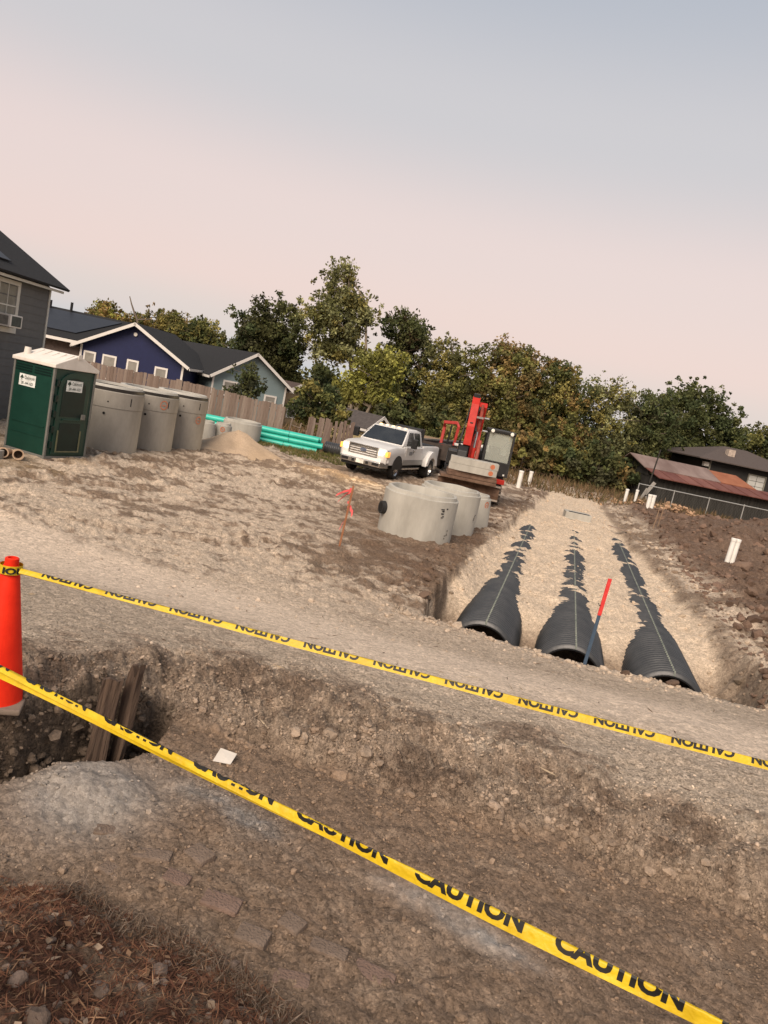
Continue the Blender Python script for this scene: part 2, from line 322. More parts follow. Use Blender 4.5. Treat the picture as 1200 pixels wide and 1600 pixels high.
def mixc(C, c, m_): return C*(1-m_[:, None])+np.array(c)[None]*m_[:, None]
def ground_colour(x, y, z, M):
    n1 = 1.5*fbm(x*.35, y*.6, 5, 71, .6); n2 = 1.6*fbm(x*1.3, y*2.4, 5, 72, .65); n3 = 1.7*fbm(x*6, y*8, 4, 73, .6); n4 = fbm(x*.09, y*.12, 3, 74)
    C = np.zeros((len(x), 3))+np.array([.53, .425, .318])
    # brown churned soil showing through the dry sand
    n5 = fbm(x*2.6, y*6.5, 5, 75, .7)
    b = S((n1*1.1+n2*.9+n3*.8+n5*1.2+.08+.28*S((y-19)/5))/.55)*S((y-8.6)/3)
    C = mixc(C, [.175, .120, .080], b*.84)
    ol = S((n4*1.4+n2*.5-.12)/.3)*S((y-11)/3)*S((24-y)/6)*S((-1-x)/3)
    C = mixc(C, [.235, .165, .090], ol*.6)
    # around the manhole rings: trafficked dark soil
    rg = np.exp(-((x-1.2)/1.9)**2-((y-17.0)/4.5)**2); C = mixc(C, [.165, .108, .070], np.clip(rg*1.3+n2*.5*(rg > .2), 0, .85))
    # grass verge back left
    gr = S((y-31-n2*1.5)/1.5)*S((.8-x)/2)*S((39-y)/4); C = mixc(C, [.15, .135, .05], gr*.75)
    far = S((y-40+n1*3)/5); C = mixc(C, [.17, .105, .065], far*.85)
    # smooth trodden path
    C = mixc(C, [.155, .100, .064], M['rut']*.75)
    pa = M['path']; C = mixc(C, [.56, .452, .345], pa*np.clip(.9+.25*n2, 0, 1))
    # bank above the pit
    dd = M['d']; bk = S((1.5-dd+.9*n2)/.8)*M['near']*(1-M['pit']); C = mixc(C, [.335, .250, .180], bk*.85)
    dk = S((n2*.8+n3*.9-.12)/.35)*M['near']*(1-M['pit'])*S((1.6-dd)/.6)*(1-.8*pa); C = mixc(C, [.150, .102, .070], dk*.62)
    fs = S((.22-dd+.2*n3)/.2)*S((dd+.25)/.2)*M['near']; C = mixc(C, [.135, .092, .064], fs*.45)
    # pit floor
    C = mixc(C, [.232, .163, .111], M['pit'])
    pp = S((n2*.9+n3*.5-.1)/.5)*M['pit']; C = mixc(C, [.30, .225, .162], pp*.5)
    bl = np.exp(-((y-(3.78-.50*(x-.45)))/.09)**2)*np.exp(-((x-.8)/.42)**4)+np.exp(-((y-(4.2-.52*(x+.6)))/.13)**2)*np.exp(-((x+.6)/.5)**4)*.7
    bl = np.clip(bl*(.8+.5*n3), 0, 1)*M['pit']; C = mixc(C, [.285, .268, .245], bl*.85)
    sl_ = np.exp(-((x+1.4)/.4)**2-((y-4.05)/.42)**2)*M['pit']; C = mixc(C, [.31, .275, .235], np.clip(sl_*1.3, 0, .9))
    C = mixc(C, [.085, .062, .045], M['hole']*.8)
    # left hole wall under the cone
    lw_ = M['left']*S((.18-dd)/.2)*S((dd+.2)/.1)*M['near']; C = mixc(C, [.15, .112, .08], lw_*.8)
    # mulch
    C = mixc(C, [.115, .055, .034], M['mul']*S((n3+.9)/.8)); C = mixc(C, [.17, .125, .095], M['mul']*S((n2-.25)/.3)*.7)
    # trench fill and shoulders
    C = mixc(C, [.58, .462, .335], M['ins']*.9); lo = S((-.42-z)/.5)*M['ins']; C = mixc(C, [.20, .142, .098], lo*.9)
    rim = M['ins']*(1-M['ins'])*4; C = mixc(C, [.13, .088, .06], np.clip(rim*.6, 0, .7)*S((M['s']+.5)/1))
    C = mixc(C, [.165, .108, .072], np.clip(M['sh']*(.45+n2*.9+n3*.4), 0, .9))
    mm = S(M['mo']*1.3+n2*.25-.1); C = mixc(C, [.150, .096, .066], mm*.92); C = mixc(C, [.24, .17, .125], mm*S((n3*.9+n2*.4-.2)/.4)*.6)
    return np.clip(C, .01, .9)

rr = np.concatenate([np.geomspace(.35, 1.7, 40, endpoint=False), np.geomspace(1.7, 30, 500, endpoint=False), np.geomspace(30, 75, 70, endpoint=False), np.geomspace(75, 2200, 30)])
half = R(47); th = np.concatenate([np.linspace(-math.pi, -half, 50, endpoint=False), np.linspace(-half, half, 580, endpoint=False), np.linspace(half, math.pi, 50, endpoint=False)])
RR, TH = np.meshgrid(rr, th, indexing='ij')
GX = (RR*np.sin(TH)).ravel(); GY = (RR*np.cos(TH)).ravel()
GZ, GM = terrain(GX, GY)
nr, na = len(rr), len(th); idx = np.arange(nr*na).reshape(nr, na)
F = np.stack([idx[:-1, :], idx[1:, :], np.roll(idx, -1, 1)[1:, :], np.roll(idx, -1, 1)[:-1, :]], -1).reshape(-1, 4)[:, ::-1]
V = np.stack([GX, GY, GZ], 1)
V = np.vstack([V, [[0, 0, gz(0, .1)]]]); 
gme = np_mesh('ground', V, F, True)
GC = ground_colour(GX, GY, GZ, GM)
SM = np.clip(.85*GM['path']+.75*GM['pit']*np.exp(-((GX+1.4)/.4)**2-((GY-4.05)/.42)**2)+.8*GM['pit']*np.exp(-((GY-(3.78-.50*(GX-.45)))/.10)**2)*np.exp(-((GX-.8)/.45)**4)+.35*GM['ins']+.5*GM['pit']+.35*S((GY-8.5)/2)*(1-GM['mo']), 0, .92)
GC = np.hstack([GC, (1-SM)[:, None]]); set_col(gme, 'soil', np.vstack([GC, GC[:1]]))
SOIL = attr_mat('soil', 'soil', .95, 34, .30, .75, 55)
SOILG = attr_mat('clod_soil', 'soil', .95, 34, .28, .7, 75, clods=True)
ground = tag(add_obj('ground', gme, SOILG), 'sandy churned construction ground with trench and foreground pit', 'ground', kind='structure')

# ================================================================== buried storm pipes
def rib_profile(L, pitch=.125):
    prof = []; n = int(L/pitch)
    for i in range(n):
        z = i*pitch; prof += [(PIPE_R-.075, z), (PIPE_R-.012, z+.020), (PIPE_R, z+.045), (PIPE_R-.012, z+.070), (PIPE_R-.075, z+.090)]
    return prof
PL = 24.2; prof = rib_profile(PL)
BLACK = mat('black_plastic_pipe', (.026, .027, .028), .38, (.052, .052, .051), 3, bump=.1, bscale=30, spec=.5)
LINER = mat('black_pipe_liner', (.006, .006, .007), .6)
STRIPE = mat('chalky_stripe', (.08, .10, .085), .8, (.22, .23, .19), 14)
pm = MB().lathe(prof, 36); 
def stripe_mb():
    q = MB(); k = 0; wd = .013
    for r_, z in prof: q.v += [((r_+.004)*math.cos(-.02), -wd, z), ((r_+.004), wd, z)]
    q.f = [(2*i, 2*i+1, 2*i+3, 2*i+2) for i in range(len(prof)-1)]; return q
pl = MB(); pl.lathe([(PIPE_R-.078, 0.0), (PIPE_R-.10, .0), (PIPE_R-.10, 8)], 36)
first = None
PIPE_LABELS = ['left corrugated black drain pipe, its mouth partly hidden by the dirt lip', 'middle corrugated black drain pipe behind the blue and red stake', 'right corrugated black drain pipe, nearest the brown spoil heap']
for i, t_ in enumerate(PIPE_T):
    x, y = st_xy(.02, t_)
    root = empty('drain_pipe', (x, y, PIPE_Z), 0, PIPE_LABELS[i], 'drain pipe', 'three parallel drain pipes in the trench')
    # local z runs along the trench, local x is up
    zx = Vector((AX[0], AX[1], 0)); root.rotation_mode = 'QUATERNION'
    root.rotation_quaternion = Matrix((Vector((0, 0, 1)), zx.cross(Vector((0, 0, 1))), zx)).transposed().to_quaternion()
    if first is None:
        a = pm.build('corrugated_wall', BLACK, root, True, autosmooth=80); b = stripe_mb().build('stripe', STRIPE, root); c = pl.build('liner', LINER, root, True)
        first = (a, b, c)
    else:
        for p_ in first:
            q = p_.copy(); col.objects.link(q); q.parent = root

# ================================================================== concrete rings and boxes
CONC = mat('pale_concrete', (.30, .285, .245), .9, (.43, .41, .355), 2.2, bump=.25, bscale=25, stretch=(1, 1, .35), detail=8)
CONCD = mat('weathered_concrete', (.215, .195, .165), .9, (.33, .305, .262), 1.6, bump=.25, bscale=22, stretch=(1, 1, .4), detail=8)
CONCR = mat('dry_concrete_rim', (.40, .385, .34), .9, (.50, .48, .43), 6, bump=.2)
DARKHOLE = mat('dark_recess', (.012, .011, .010), .9)
MASTIC = mat('black_joint_sealant', (.018, .016, .014), .55, (.035, .030, .026), 9)
OPAINT = mat('orange_red_spray_paint', (.42, .12, .055), .8, (.55, .20, .10), 30)
BPAINT = mat('black_stencil_paint', (.02, .02, .02), .7)
RUBBER = mat('black_rubber', (.012, .012, .012), .6, (.03, .03, .03), 8)
def curved_patch(mb, r, z, a, wd, ht, n=5):
    # a patch of paint lying on a cylinder of radius r
    k = len(mb.v)
    for i in range(n+1):
        t = a+(i/n-.5)*wd/r
        mb.v += [(r*math.cos(t), r*math.sin(t), z-ht/2), (r*math.cos(t), r*math.sin(t), z+ht/2)]
    mb.f += [(k+2*i, k+2*i+2, k+2*i+3, k+2*i+1) for i in range(n)]
def curved_ring_mark(mb, r, z, a, rad, th_=.03, n=18):
    k = len(mb.v)
    for i in range(n):
        q = 2*math.pi*i/n
        for rr_ in (rad, rad-th_*(.7+.5*random.random())):
            t = a+rr_*math.cos(q)/r; mb.v.append((r*math.cos(t), r*math.sin(t), z+rr_*math.sin(q)*1.1))
    mb.f += [(k+2*i, k+2*i+1, k+2*((i+1) % n)+1, k+2*((i+1) % n)) for i in range(n)]
def ring(name, x, y, r, h, label, wall=.14, mark=None, boot=None, material=CONC, taper=0, zsink=.06):
    z0 = gz(x, y)-zsink
    root = empty(name, (x, y, z0), 0, label, 'manhole ring', 'concrete manhole sections')
    H = h+zsink
    pr = [(r+taper, 0), (r+taper*.5, H*.5), (r, H-.10), (r-.015, H-.09), (r-.045, H-.085), (r-.06, H-.01), (r-.075, H), (r-wall+.01, H), (r-wall, H-.02), (r-wall, 0)]
    b = MB().lathe(pr, 64, close=True)
    # chipped foot
    b.v = [(vx*(1+.006*math.sin(9*math.atan2(vy, vx))), vy*(1+.006*math.cos(7*math.atan2(vy, vx))), vz+(.03*math.sin(5*math.atan2(vy, vx)+x) if vz < .01 else .006*math.sin(6*math.atan2(vy, vx)))) for vx, vy, vz in b.v]
    b.build('ring_wall', material, root, True)
    if mark:
        for fn_ in mark: fn_(root, r, H)
    return root
def stencil(a, z):
    def f(root, r, H):
        q = MB()
        for i, (dx, dz, wd, ht) in enumerate([(-.04, .10, .10, .022), (.09, .12, .05, .03), (-.02, .06, .07, .03), (-.03, .0, .08, .03), (.0, -.06, .06, .02), (-.03, -.09, .05, .02)]):
            curved_patch(q, r+.012, z+dz, a+dx/r, wd, ht, 2)
        tag(q.build('stencil_mark', BPAINT, root), kind='stuff')
    return f
def omark(a, z, rad=.10):
    def f(root, r, H):
        q = MB(); curved_ring_mark(q, r+.02, z, a, rad); curved_patch(q, r+.02, z-.01, a, rad*.8, .03); q.build('spray_mark', OPAINT, root)
    return f
def boot_at(a, z):
    def f(root, r, H):
        c = Vector((math.cos(a), math.sin(a), 0)); q = MB(); q.tube(c*(r-.05)+Vector((0, 0, z)), c*(r+.10)+Vector((0, 0, z)), .155, .15, 24)
        q.build('rubber_boot', RUBBER, root, True)
        q = MB(); q.tube(c*(r+.099)+Vector((0, 0, z)), c*(r+.104)+Vector((0, 0, z)), .11, .11, 20); q.build('boot_opening', DARKHOLE, root)
    return f
def cracks(a, z):
    def f(root, r, H):
        q = MB()
        for i in range(7): curved_patch(q, r+.008, z-.03*i+random.uniform(-.02, .02), a+random.uniform(-.03, .03)-.012*i, random.uniform(.02, .07), random.uniform(.015, .04), 1)
        q.build('chipped_scar', mat('dark_scar', (.13, .12, .10), .9), root)['kind'] = 'stuff'
    return f
ring('manhole_ring', .80, 17.32, .88, 1.10, 'large pale concrete manhole ring with black rubber boot, nearest the flagged stake', mark=[stencil(-.93, .80), boot_at(R(203), .62), cracks(-.62, .42)])
ring('manhole_ring', 1.62, 19.35, .80, 1.10, 'middle pale concrete manhole ring between the booted ring and the tapered one', mark=[cracks(-.5, .6)])
ring('manhole_ring', 2.36, 21.1, .58, .92, 'small tapered concrete manhole section with orange mark, in front of excavator blade', taper=.07, mark=[omark(-.75, .74, .09)])
# left row
def joint_ring(x, y, r, label, k=1, extra=()):
    root = empty('manhole_ring', (x, y, gz(x, y)-.05), 0, label, 'manhole ring', 'concrete manhole sections')
    MB().lathe([(r, 0), (r, 1.28*k), (r-.2, 1.28*k), (r-.2, 0)], 64, close=True).build('lower_section', CONCD, root, True)
    MB().lathe([(r+.012, 1.286*k), (r+.012, 1.72*k), (r-.02, 1.745*k), (r-.2, 1.745*k), (r-.2, 1.286*k)], 64, close=True).build('upper_section', CONCD, root, True)
    MB().lathe([(r-.008, 1.748*k), (r-.008, 1.83*k), (r-.15, 1.83*k), (r-.15, 1.748*k)], 64, close=True).build('joint_sealant', MASTIC, root, True)
    MB().lathe([(r-.05, 1.832*k), (r-.07, 1.90*k), (r-.2, 1.90*k), (r-.2, 1.832*k)], 64, close=True).build('rim', CONCR, root, True)
    for fn_ in extra: fn_(root, r, 1.9*k)
    for a, z, rad in ((R(-72), 1.12, .035), (R(-68), 1.45, .022)):
        c = Vector((math.cos(a), math.sin(a), 0)); MB().tube(c*(r-.02)+Vector((0, 0, z)), c*(r+.016)+Vector((0, 0, z)), rad, rad, 12).build('lifting_hole', DARKHOLE, root)
    q = MB(); curved_patch(q, r+.016, 1.5, R(-30), .03, .22, 1); q.build('dark_slot', DARKHOLE, root)
    return root
joint_ring(-8.42, 21.22, .97, 'tall two-section concrete manhole ring right behind the green portable toilet')
joint_ring(-7.95, 23.15, .93, 'middle two-section concrete manhole ring with orange mark on its upper band', .98, [omark(R(-40), 1.47, .13)])
joint_ring(-7.45, 25.02, .86, 'rightmost two-section concrete manhole ring of the row, orange mark at its side', .98, [omark(R(-28), 1.05, .12)])
ring('barrel_section', -7.32, 28.2, .34, .80, 'left small white-grey concrete barrel behind the sand heap', taper=.06, mark=None, wall=.08)
ring('barrel_section', -6.80, 28.75, .33, .78, 'right small concrete barrel with orange spray mark behind the sand heap', taper=-.0, wall=.08, mark=[omark(R(-80), .6, .09)])
ring('manhole_ring', -6.55, 31.0, .80, .90, 'low wide concrete ring between the sand heap and the green pipes', mark=None, material=CONC)
# sand heap
def heap(x, y, r, h, label):
    n, m_ = 40, 14; Vh = []; Fh = []
    for i in range(m_+1):
        for j in range(n):
            q = i/m_; t = 2*math.pi*j/n; rad = r*q*(1+.18*math.sin(2*t+1)+.1*math.sin(5*t)); px_ = rad*math.cos(t); py_ = rad*math.sin(t)
            zz = h*(1-q)**1.15+.10*float(fbm(np.array([px_*2.4+x]), np.array([py_*2.4+y]), 4, 91)[0])*(1-q*.6)
            Vh.append((px_, py_, zz-.12*q+(gz(x+px_, y+py_)-gz(x, y))*q))
    for i in range(m_):
        for j in range(n): Fh.append((i*n+j, i*n+(j+1) % n, (i+1)*n+(j+1) % n, (i+1)*n+j))
    me = np_mesh('sand_heap', Vh, Fh, True); c = np.array([.40, .30, .205])*(1+.25*fbm(np.array(Vh)[:, 0]*3, np.array(Vh)[:, 1]*3, 4, 92))[:, None]; set_col(me, 'soil', c)
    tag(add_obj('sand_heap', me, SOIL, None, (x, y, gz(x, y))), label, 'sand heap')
heap(-5.8, 26.9, 1.75, .82, 'pale conical sand heap in front of the low concrete ring')
# inlet box in trench
x, y = 7.45, 28.9; root = empty('inlet_box', (x, y, gz(x, y)-.15), -.08, 'pale concrete inlet box with a black slot, sunk in the sand fill', 'inlet box')
MB().lohi((-.5, -.35, 0), (.5, .35, .40)).build('box_wall', CONC, root, bevel=.02)
MB().lohi((-.38, -.33, .402), (.42, -.1, .41)).build('slot', DARKHOLE, root)
MB().lohi((-.54, -.37, .14), (.54, -.352, .17)).build('lip', CONCR, root)

# ================================================================== green PVC pipes and black pipe
TEAL = mat('teal_pvc', (.030, .40, .30), .38, (.045, .50, .385), 1.2, spec=.45)
TEALD = mat('teal_pvc_dark_joint', (.012, .10, .08), .5)  # darker teal for the line at the bell joint
pr_ = .122; Lp = 5.9; px0 = -9.3; firstp = None
rows = [(0, 4), (1, 3), (2, 2)]; pos = {0: 'bottom', 1: 'middle', 2: 'top'}; nth = ['front', 'second', 'third', 'rearmost']
for lv, n in rows:
    for j in range(n):
        y = 32.25+j*pr_*2.02+lv*.02; x = px0+(.0, .16, .02)[lv]+random.uniform(-.05, .05)
        root = empty('sewer_pipe', (x, y, gz(-4, 32.3)+.02+pr_+lv*pr_*1.98), R(-.8), f'teal plastic sewer pipe, {nth[j]} one of the {pos[lv]} row in the stack', 'pipe', 'stack of teal sewer pipes')
        if firstp is None:
            parts = [MB().tube((0, 0, 0), (Lp, 0, 0), pr_, pr_, 20, False).tube((0, 0, 0), (Lp, 0, 0), pr_-.01, pr_-.01, 20, False).lathe([], 3).build('tube_wall', TEAL, root, True)]
            q = MB(); q.tube((Lp*.745, 0, 0), (Lp*.745+.02, 0, 0), pr_+.003, pr_+.003, 20, False); parts.append(q.build('bell_joint', TEALD, root, True))
            firstp = parts
        else:
            for p_ in firstp:
                q = p_.copy(); col.objects.link(q); q.parent = root
                if p_.name.startswith('bell'): q.location.x = random.uniform(-.5, .3)
root = empty('black_culvert', (-3.2, 33.2, gz(-3, 33)), R(-6), 'black corrugated culvert lying past the end of the teal pipes', 'culvert')
q = MB(); prc = []
for i in range(26): z = i*.09; prc += [(.26, z), (.29, z+.03), (.29, z+.06), (.26, z+.085)]
q.lathe(prc, 24); q.v = [(vz, vy, vx+.28) for vx, vy, vz in q.v]; q.build('corrugated_wall', BLACK, root, True, autosmooth=80)

# ================================================================== stakes, PVC risers
PVCW = mat('white_pvc', (.66, .64, .58), .45, (.76, .74, .69), 3)
def riser(x, y, h, r, label, double=0, lean=0):
    z = gz(x, y)-.12; root = empty('pvc_riser', (x, y, z), R(12), label, 'pipe riser', 'white PVC risers')
    root.rotation_euler = (0, lean, R(12))
    def one(dx):
        MB().tube((dx, 0, 0), (dx, 0, h+.1), r, r, 16).build('tube_wall', PVCW, root, True)
        q = MB(); q.tube((dx, 0, h+.02), (dx, 0, h+.12), r*1.12, r*1.12, 16); q.build('cap', PVCW, root, True, bevel=.01)
    if double: one(-r*1.02); one(r*1.02)
    else: one(0)
riser(10.86, 22.9, .92, .078, 'nearest pair of joined white PVC risers among the brown clods', 1, R(2))
riser(12.74, 36.4, .78, .10, 'pair of joined white PVC risers right of the two thin far risers', 1)
riser(12.4, 39.3, .78, .085, 'left of two thin white PVC risers near the barn corner')
riser(13.25, 40.3, .74, .08, 'right of two thin white PVC risers near the barn corner')
riser(6.2, 36.3, .85, .11, 'white PVC riser just right of the excavator track')
riser(7.36, 40.0, .75, .10, 'far white PVC riser, second right of the excavator')
SWOOD = mat('stake_wood', (.30, .12, .055), .85, (.38, .18, .09), 12)
PINK = mat('pink_flagging', (.62, .075, .085), .6, (.75, .14, .13), 20)
x, y = -.71, 14.19; root = empty('survey_stake', (x, y, gz(x, y)-.1), 0, 'leaning wooden survey stake tied with pink flagging ribbon', 'survey stake')
topv = Vector((.02, -.05, 1.32)); MB().box(topv*.5, (.034, .016, 1.32), (R(2), R(1), .5)).build('lath', SWOOD, root)
q = MB()
for i in range(5):
    a = Vector((.01, 0, (1.24, 1.19, 1.12, .92, .70)[i])); L_ = (.30, .26, .20, .14, .22)[i]; dr = Vector(((-.92, -.85, -.6, .7, -.5)[i], random.uniform(-.4, .1), (-.25, -.5, -.9, -.5, -1.0)[i])).normalized()
    pts = [a+dr*(L_*k_/4)+Vector((0, 0, -.10*(k_/4)**2))+Vector((random.uniform(-.02, .02),)*3) for k_ in range(5)]; k0 = len(q.v)
    for k_, p_ in enumerate(pts): q.v += [tuple(p_+Vector((.012, 0, .028))), tuple(p_-Vector((.012, 0, .028)))]
    q.f += [(k0+2*k_, k0+2*k_+1, k0+2*k_+3, k0+2*k_+2) for k_ in range(4)]
q.box((0, 0, 1.22), (.05, .03, .09)); q.box((0, 0, .98), (.045, .028, .05)); q.build('flagging_ribbon', PINK, root)
BLUEP = mat('blue_paint', (.045, .075, .115), .7, (.07, .105, .15), 20); REDP = mat('red_paint', (.58, .03, .03), .6, (.70, .07, .06), 20)
x, y = 3.2, 10.06; root = empty('survey_stake', (x, y, gz(x, y)-.12), 0, 'blue survey stake with red top standing before the middle drain pipe', 'survey stake')
root.rotation_euler = (R(2), R(1), R(15))
MB().box((0, 0, .42), (.048, .018, .88)).build('lower_lath', BLUEP, root, bevel=.003); MB().box((0, 0, 1.13), (.052, .022, .54)).build('red_top', REDP, root, bevel=.003)
MB().path([(0, 0, 1.02), (-.05, -.01, 1.0), (-.08, -.02, 1.04)], [.006, .005, .004], 6).build('tie_string', DARKHOLE, root)

# ================================================================== traffic cones and caution tape
ORANGE = mat('safety_orange', (.66, .020, .006), .6, (.80, .032, .009), 4, bump=.12, bscale=30, spec=.15)
BASEB = mat('black_cone_base', (.02, .02, .02), .7)
def cone(x, y, label, z=None):
    root = empty('traffic_cone', (x, y, gz(x, y)-.015 if z is None else z), .3, label, 'traffic cone', 'orange traffic cones')
    MB().lohi((-.18, -.18, 0), (.18, .18, .035)).build('base', BASEB if 0 else mat('dusty_cone_base', (.16, .12, .09), .9, (.22, .17, .13), 12), root, bevel=.012)
    MB().lathe([(.165, .034), (.160, .05), (.052, .845), (.046, .86), (.046, .88), (.040, .885), (.040, .925), (.034, .93), (.026, .93), (.026, .6)], 40).build('cone_body', ORANGE, root, True)
    return root
cone(-2.13, 4.28, 'orange traffic cone wrapped with caution tape at the pit edge', .775)
YEL = mat('yellow_tape', (.50, .335, .010), .45, (.66, .46, .016), 9, spec=.35, bump=.35, bscale=35, detail=8)
INK = mat('tape_ink', (.012, .011, .009), .5)
WORD = text_mesh('CAUTION', .07, .325, .0035)
_c = np.array([v.co[:] for v in WORD.vertices]); _h0 = _c[:, 1].min(); _hh = _c[:, 1].max()-_h0
def cut_word():
    bm0 = bmesh.new(); bm0.from_mesh(WORD); bmesh.ops.remove_doubles(bm0, verts=bm0.verts, dist=1e-5); bmesh.ops.scale(bm0, vec=(1, .050/_hh, 1), verts=bm0.verts); y0 = min(v.co.y for v in bm0.verts)
    for yy in np.linspace(y0+.006, y0+.046, 8): bmesh.ops.bisect_plane(bm0, geom=bm0.verts[:]+bm0.edges[:]+bm0.faces[:], plane_co=(0, yy, 0), plane_no=(0, 1, 0))
    for xx in np.linspace(.03, .3, 10): bmesh.ops.bisect_plane(bm0, geom=bm0.verts[:]+bm0.edges[:]+bm0.faces[:], plane_co=(xx, 0, 0), plane_no=(1, 0, 0))
    bm0.verts.ensure_lookup_table(); bm0.verts.index_update(); comp = [-1]*len(bm0.verts); n = 0
    for v in bm0.verts:
        if comp[v.index] < 0:
            st = [v]; comp[v.index] = n
            while st:
                c = st.pop()
                for e_ in c.link_edges:
                    o_ = e_.other_vert(c)
                    if comp[o_.index] < 0: comp[o_.index] = n; st.append(o_)
            n += 1
    r_ = ([(v.co.x, v.co.y-y0) for v in bm0.verts], [[v.index for v in f.verts] for f in bm0.faces], comp); bm0.free(); return r_
WORDCUT = cut_word()
def tape(label, P0, P1, vf, tilt, sag, flip, phase, wrap=None):
    P0 = Vector(P0); P1 = Vector(P1); L_ = (P1-P0).length; e_ = (P1-P0).normalized(); W_ = .076
    nrm = Vector((0, 0, 1)).cross(e_); nrm = nrm if nrm.y < 0 else -nrm; nrm.normalize()     # towards the photographer
    upv = e_.cross(nrm); upv = upv if upv.z > 0 else -upv
    def fr(u):
        q = u/L_; c = P0+e_*u-Vector((0, 0, 4*sag*q*(1-q)))
        ti = R(np.interp(q, [0, .25, .5, .75, 1], tilt))+.05*math.sin(u*3.1+phase*5)
        f_ = upv*math.cos(ti)-nrm*math.sin(ti); n_ = nrm*math.cos(ti)+upv*math.sin(ti)
        fo = np.interp(q, [0, .5, 1], vf)+.003*math.sin(u*4+1)
        return c, f_, n_, fo
    def pos(u, v, off=0):
        c, f_, n_, fo = fr(min(max(u, 0), L_)); c = c-f_*(fo*.5)
        if v <= fo-.004: return c+f_*v+n_*(off+.004*math.sin(u*6+v*40))
        k_ = v-(fo-.004)
        return c+f_*(fo-.004+.004*math.sin(min(k_/.004, 1.57))-max(0, k_-.0063)*.9)-n_*(.003+max(0, k_-.0063)*.25-off*(-1 if k_ > .006 else .3))+n_*(.004*math.sin(u*6+v*40))
    root = empty('caution_tape', P0, 0, label, 'caution tape', 'lengths of yellow caution tape')
    vs = [0, .012, .024, .034, .042, .048, .054, .06, .066, .071, .076]; nu = int(L_/.04); V_ = []; F_ = []
    for i in range(nu+1):
        for v in vs: V_.append(pos(L_*i/nu, v)-P0)
    n = len(vs)
    for i in range(nu):
        for j in range(n-1): F_.append((i*n+j, (i+1)*n+j, (i+1)*n+j+1, i*n+j+1))
    add_obj('tape_strip', np_mesh('tape_strip', V_, F_, True), YEL, root)
    per = .41; i0 = -1
    wv, wf, comp = WORDCUT
    u = phase*per-per
    while u < L_:
        if u > 0 and u+.325 < L_:
            for c_ in sorted(set(comp)):
                ids = [i for i in range(len(wv)) if comp[i] == c_]; mp_ = {i: k_ for k_, i in enumerate(ids)}; q = MB()
                for i in ids:
                    a, b = wv[i]; q.v.append(tuple(pos(u+(.325-a if flip else a), (W_-.013-b) if flip else (.013+b), .0012)-P0))
                q.f = [tuple(mp_[i] for i in f) for f in wf if f[0] in mp_]; q.build('letter', INK, root)
        u += per
    if wrap:
        cx, cy, cz, rr_ = wrap
        b = MB(); k_ = 32
        for i in range(k_):
            t = 2*math.pi*i/k_
            for dz, dr in ((-.026, .006), (0, .003), (.026, .0)): b.v.append((cx+(rr_+dr)*math.cos(t)-P0.x, cy+(rr_+dr)*math.sin(t)-P0.y, cz+dz-P0.z))
        b.f = [(3*i+j, 3*((i+1) % k_)+j, 3*((i+1) % k_)+j+1, 3*i+j+1) for i in range(k_) for j in range(2)]; b.build('cone_wrap', YEL, root, True)
        b = MB(); tm = text_mesh('IOI', .05, .085, .002); cc = [v.co.copy() for v in tm.vertices]; mx = max(c.x for c in cc); my = max(c.y for c in cc)
        a0 = math.atan2(-cy, -cx)
        for c in cc:
            t = a0+(c.x-mx/2)/rr_; dz = (c.y-my/2); r2 = rr_+.005+.003*(1-dz/.026); b.v.append((cx+r2*math.cos(t)-P0.x, cy+r2*math.sin(t)-P0.y, cz+dz-P0.z))
        b.f = [tuple(p_.vertices) for p_ in tm.polygons]; b.build('wrap_lettering', INK, root)
    return root
# far tape: from the cone to a cone off to the right; near tape: closer, at hip height; short end leaving the cone to the left
tape('far caution tape running right from the cone, its lettering upside down', (-2.06, 4.25, 1.645), (3.75, 3.47, 1.645), (.034, .046, .050), (42, 30, 28, 28, 28), .012, True, .35, wrap=(-2.13, 4.28, 1.640, .064))
tape('near caution tape crossing the lower foreground, lettering upright', (-2.55, 3.22, 1.80), (1.75, 1.27, 1.80), (.013, .030, .052), (40, 35, 20, 8, 5), .01, False, .62)
tape('short end of caution tape leaving the cone to the left', (-3.5, 4.6, 1.30), (-2.19, 4.27, 1.645), (.04, .04, .04), (30, 30, 30, 30, 30), .03, True, .5)

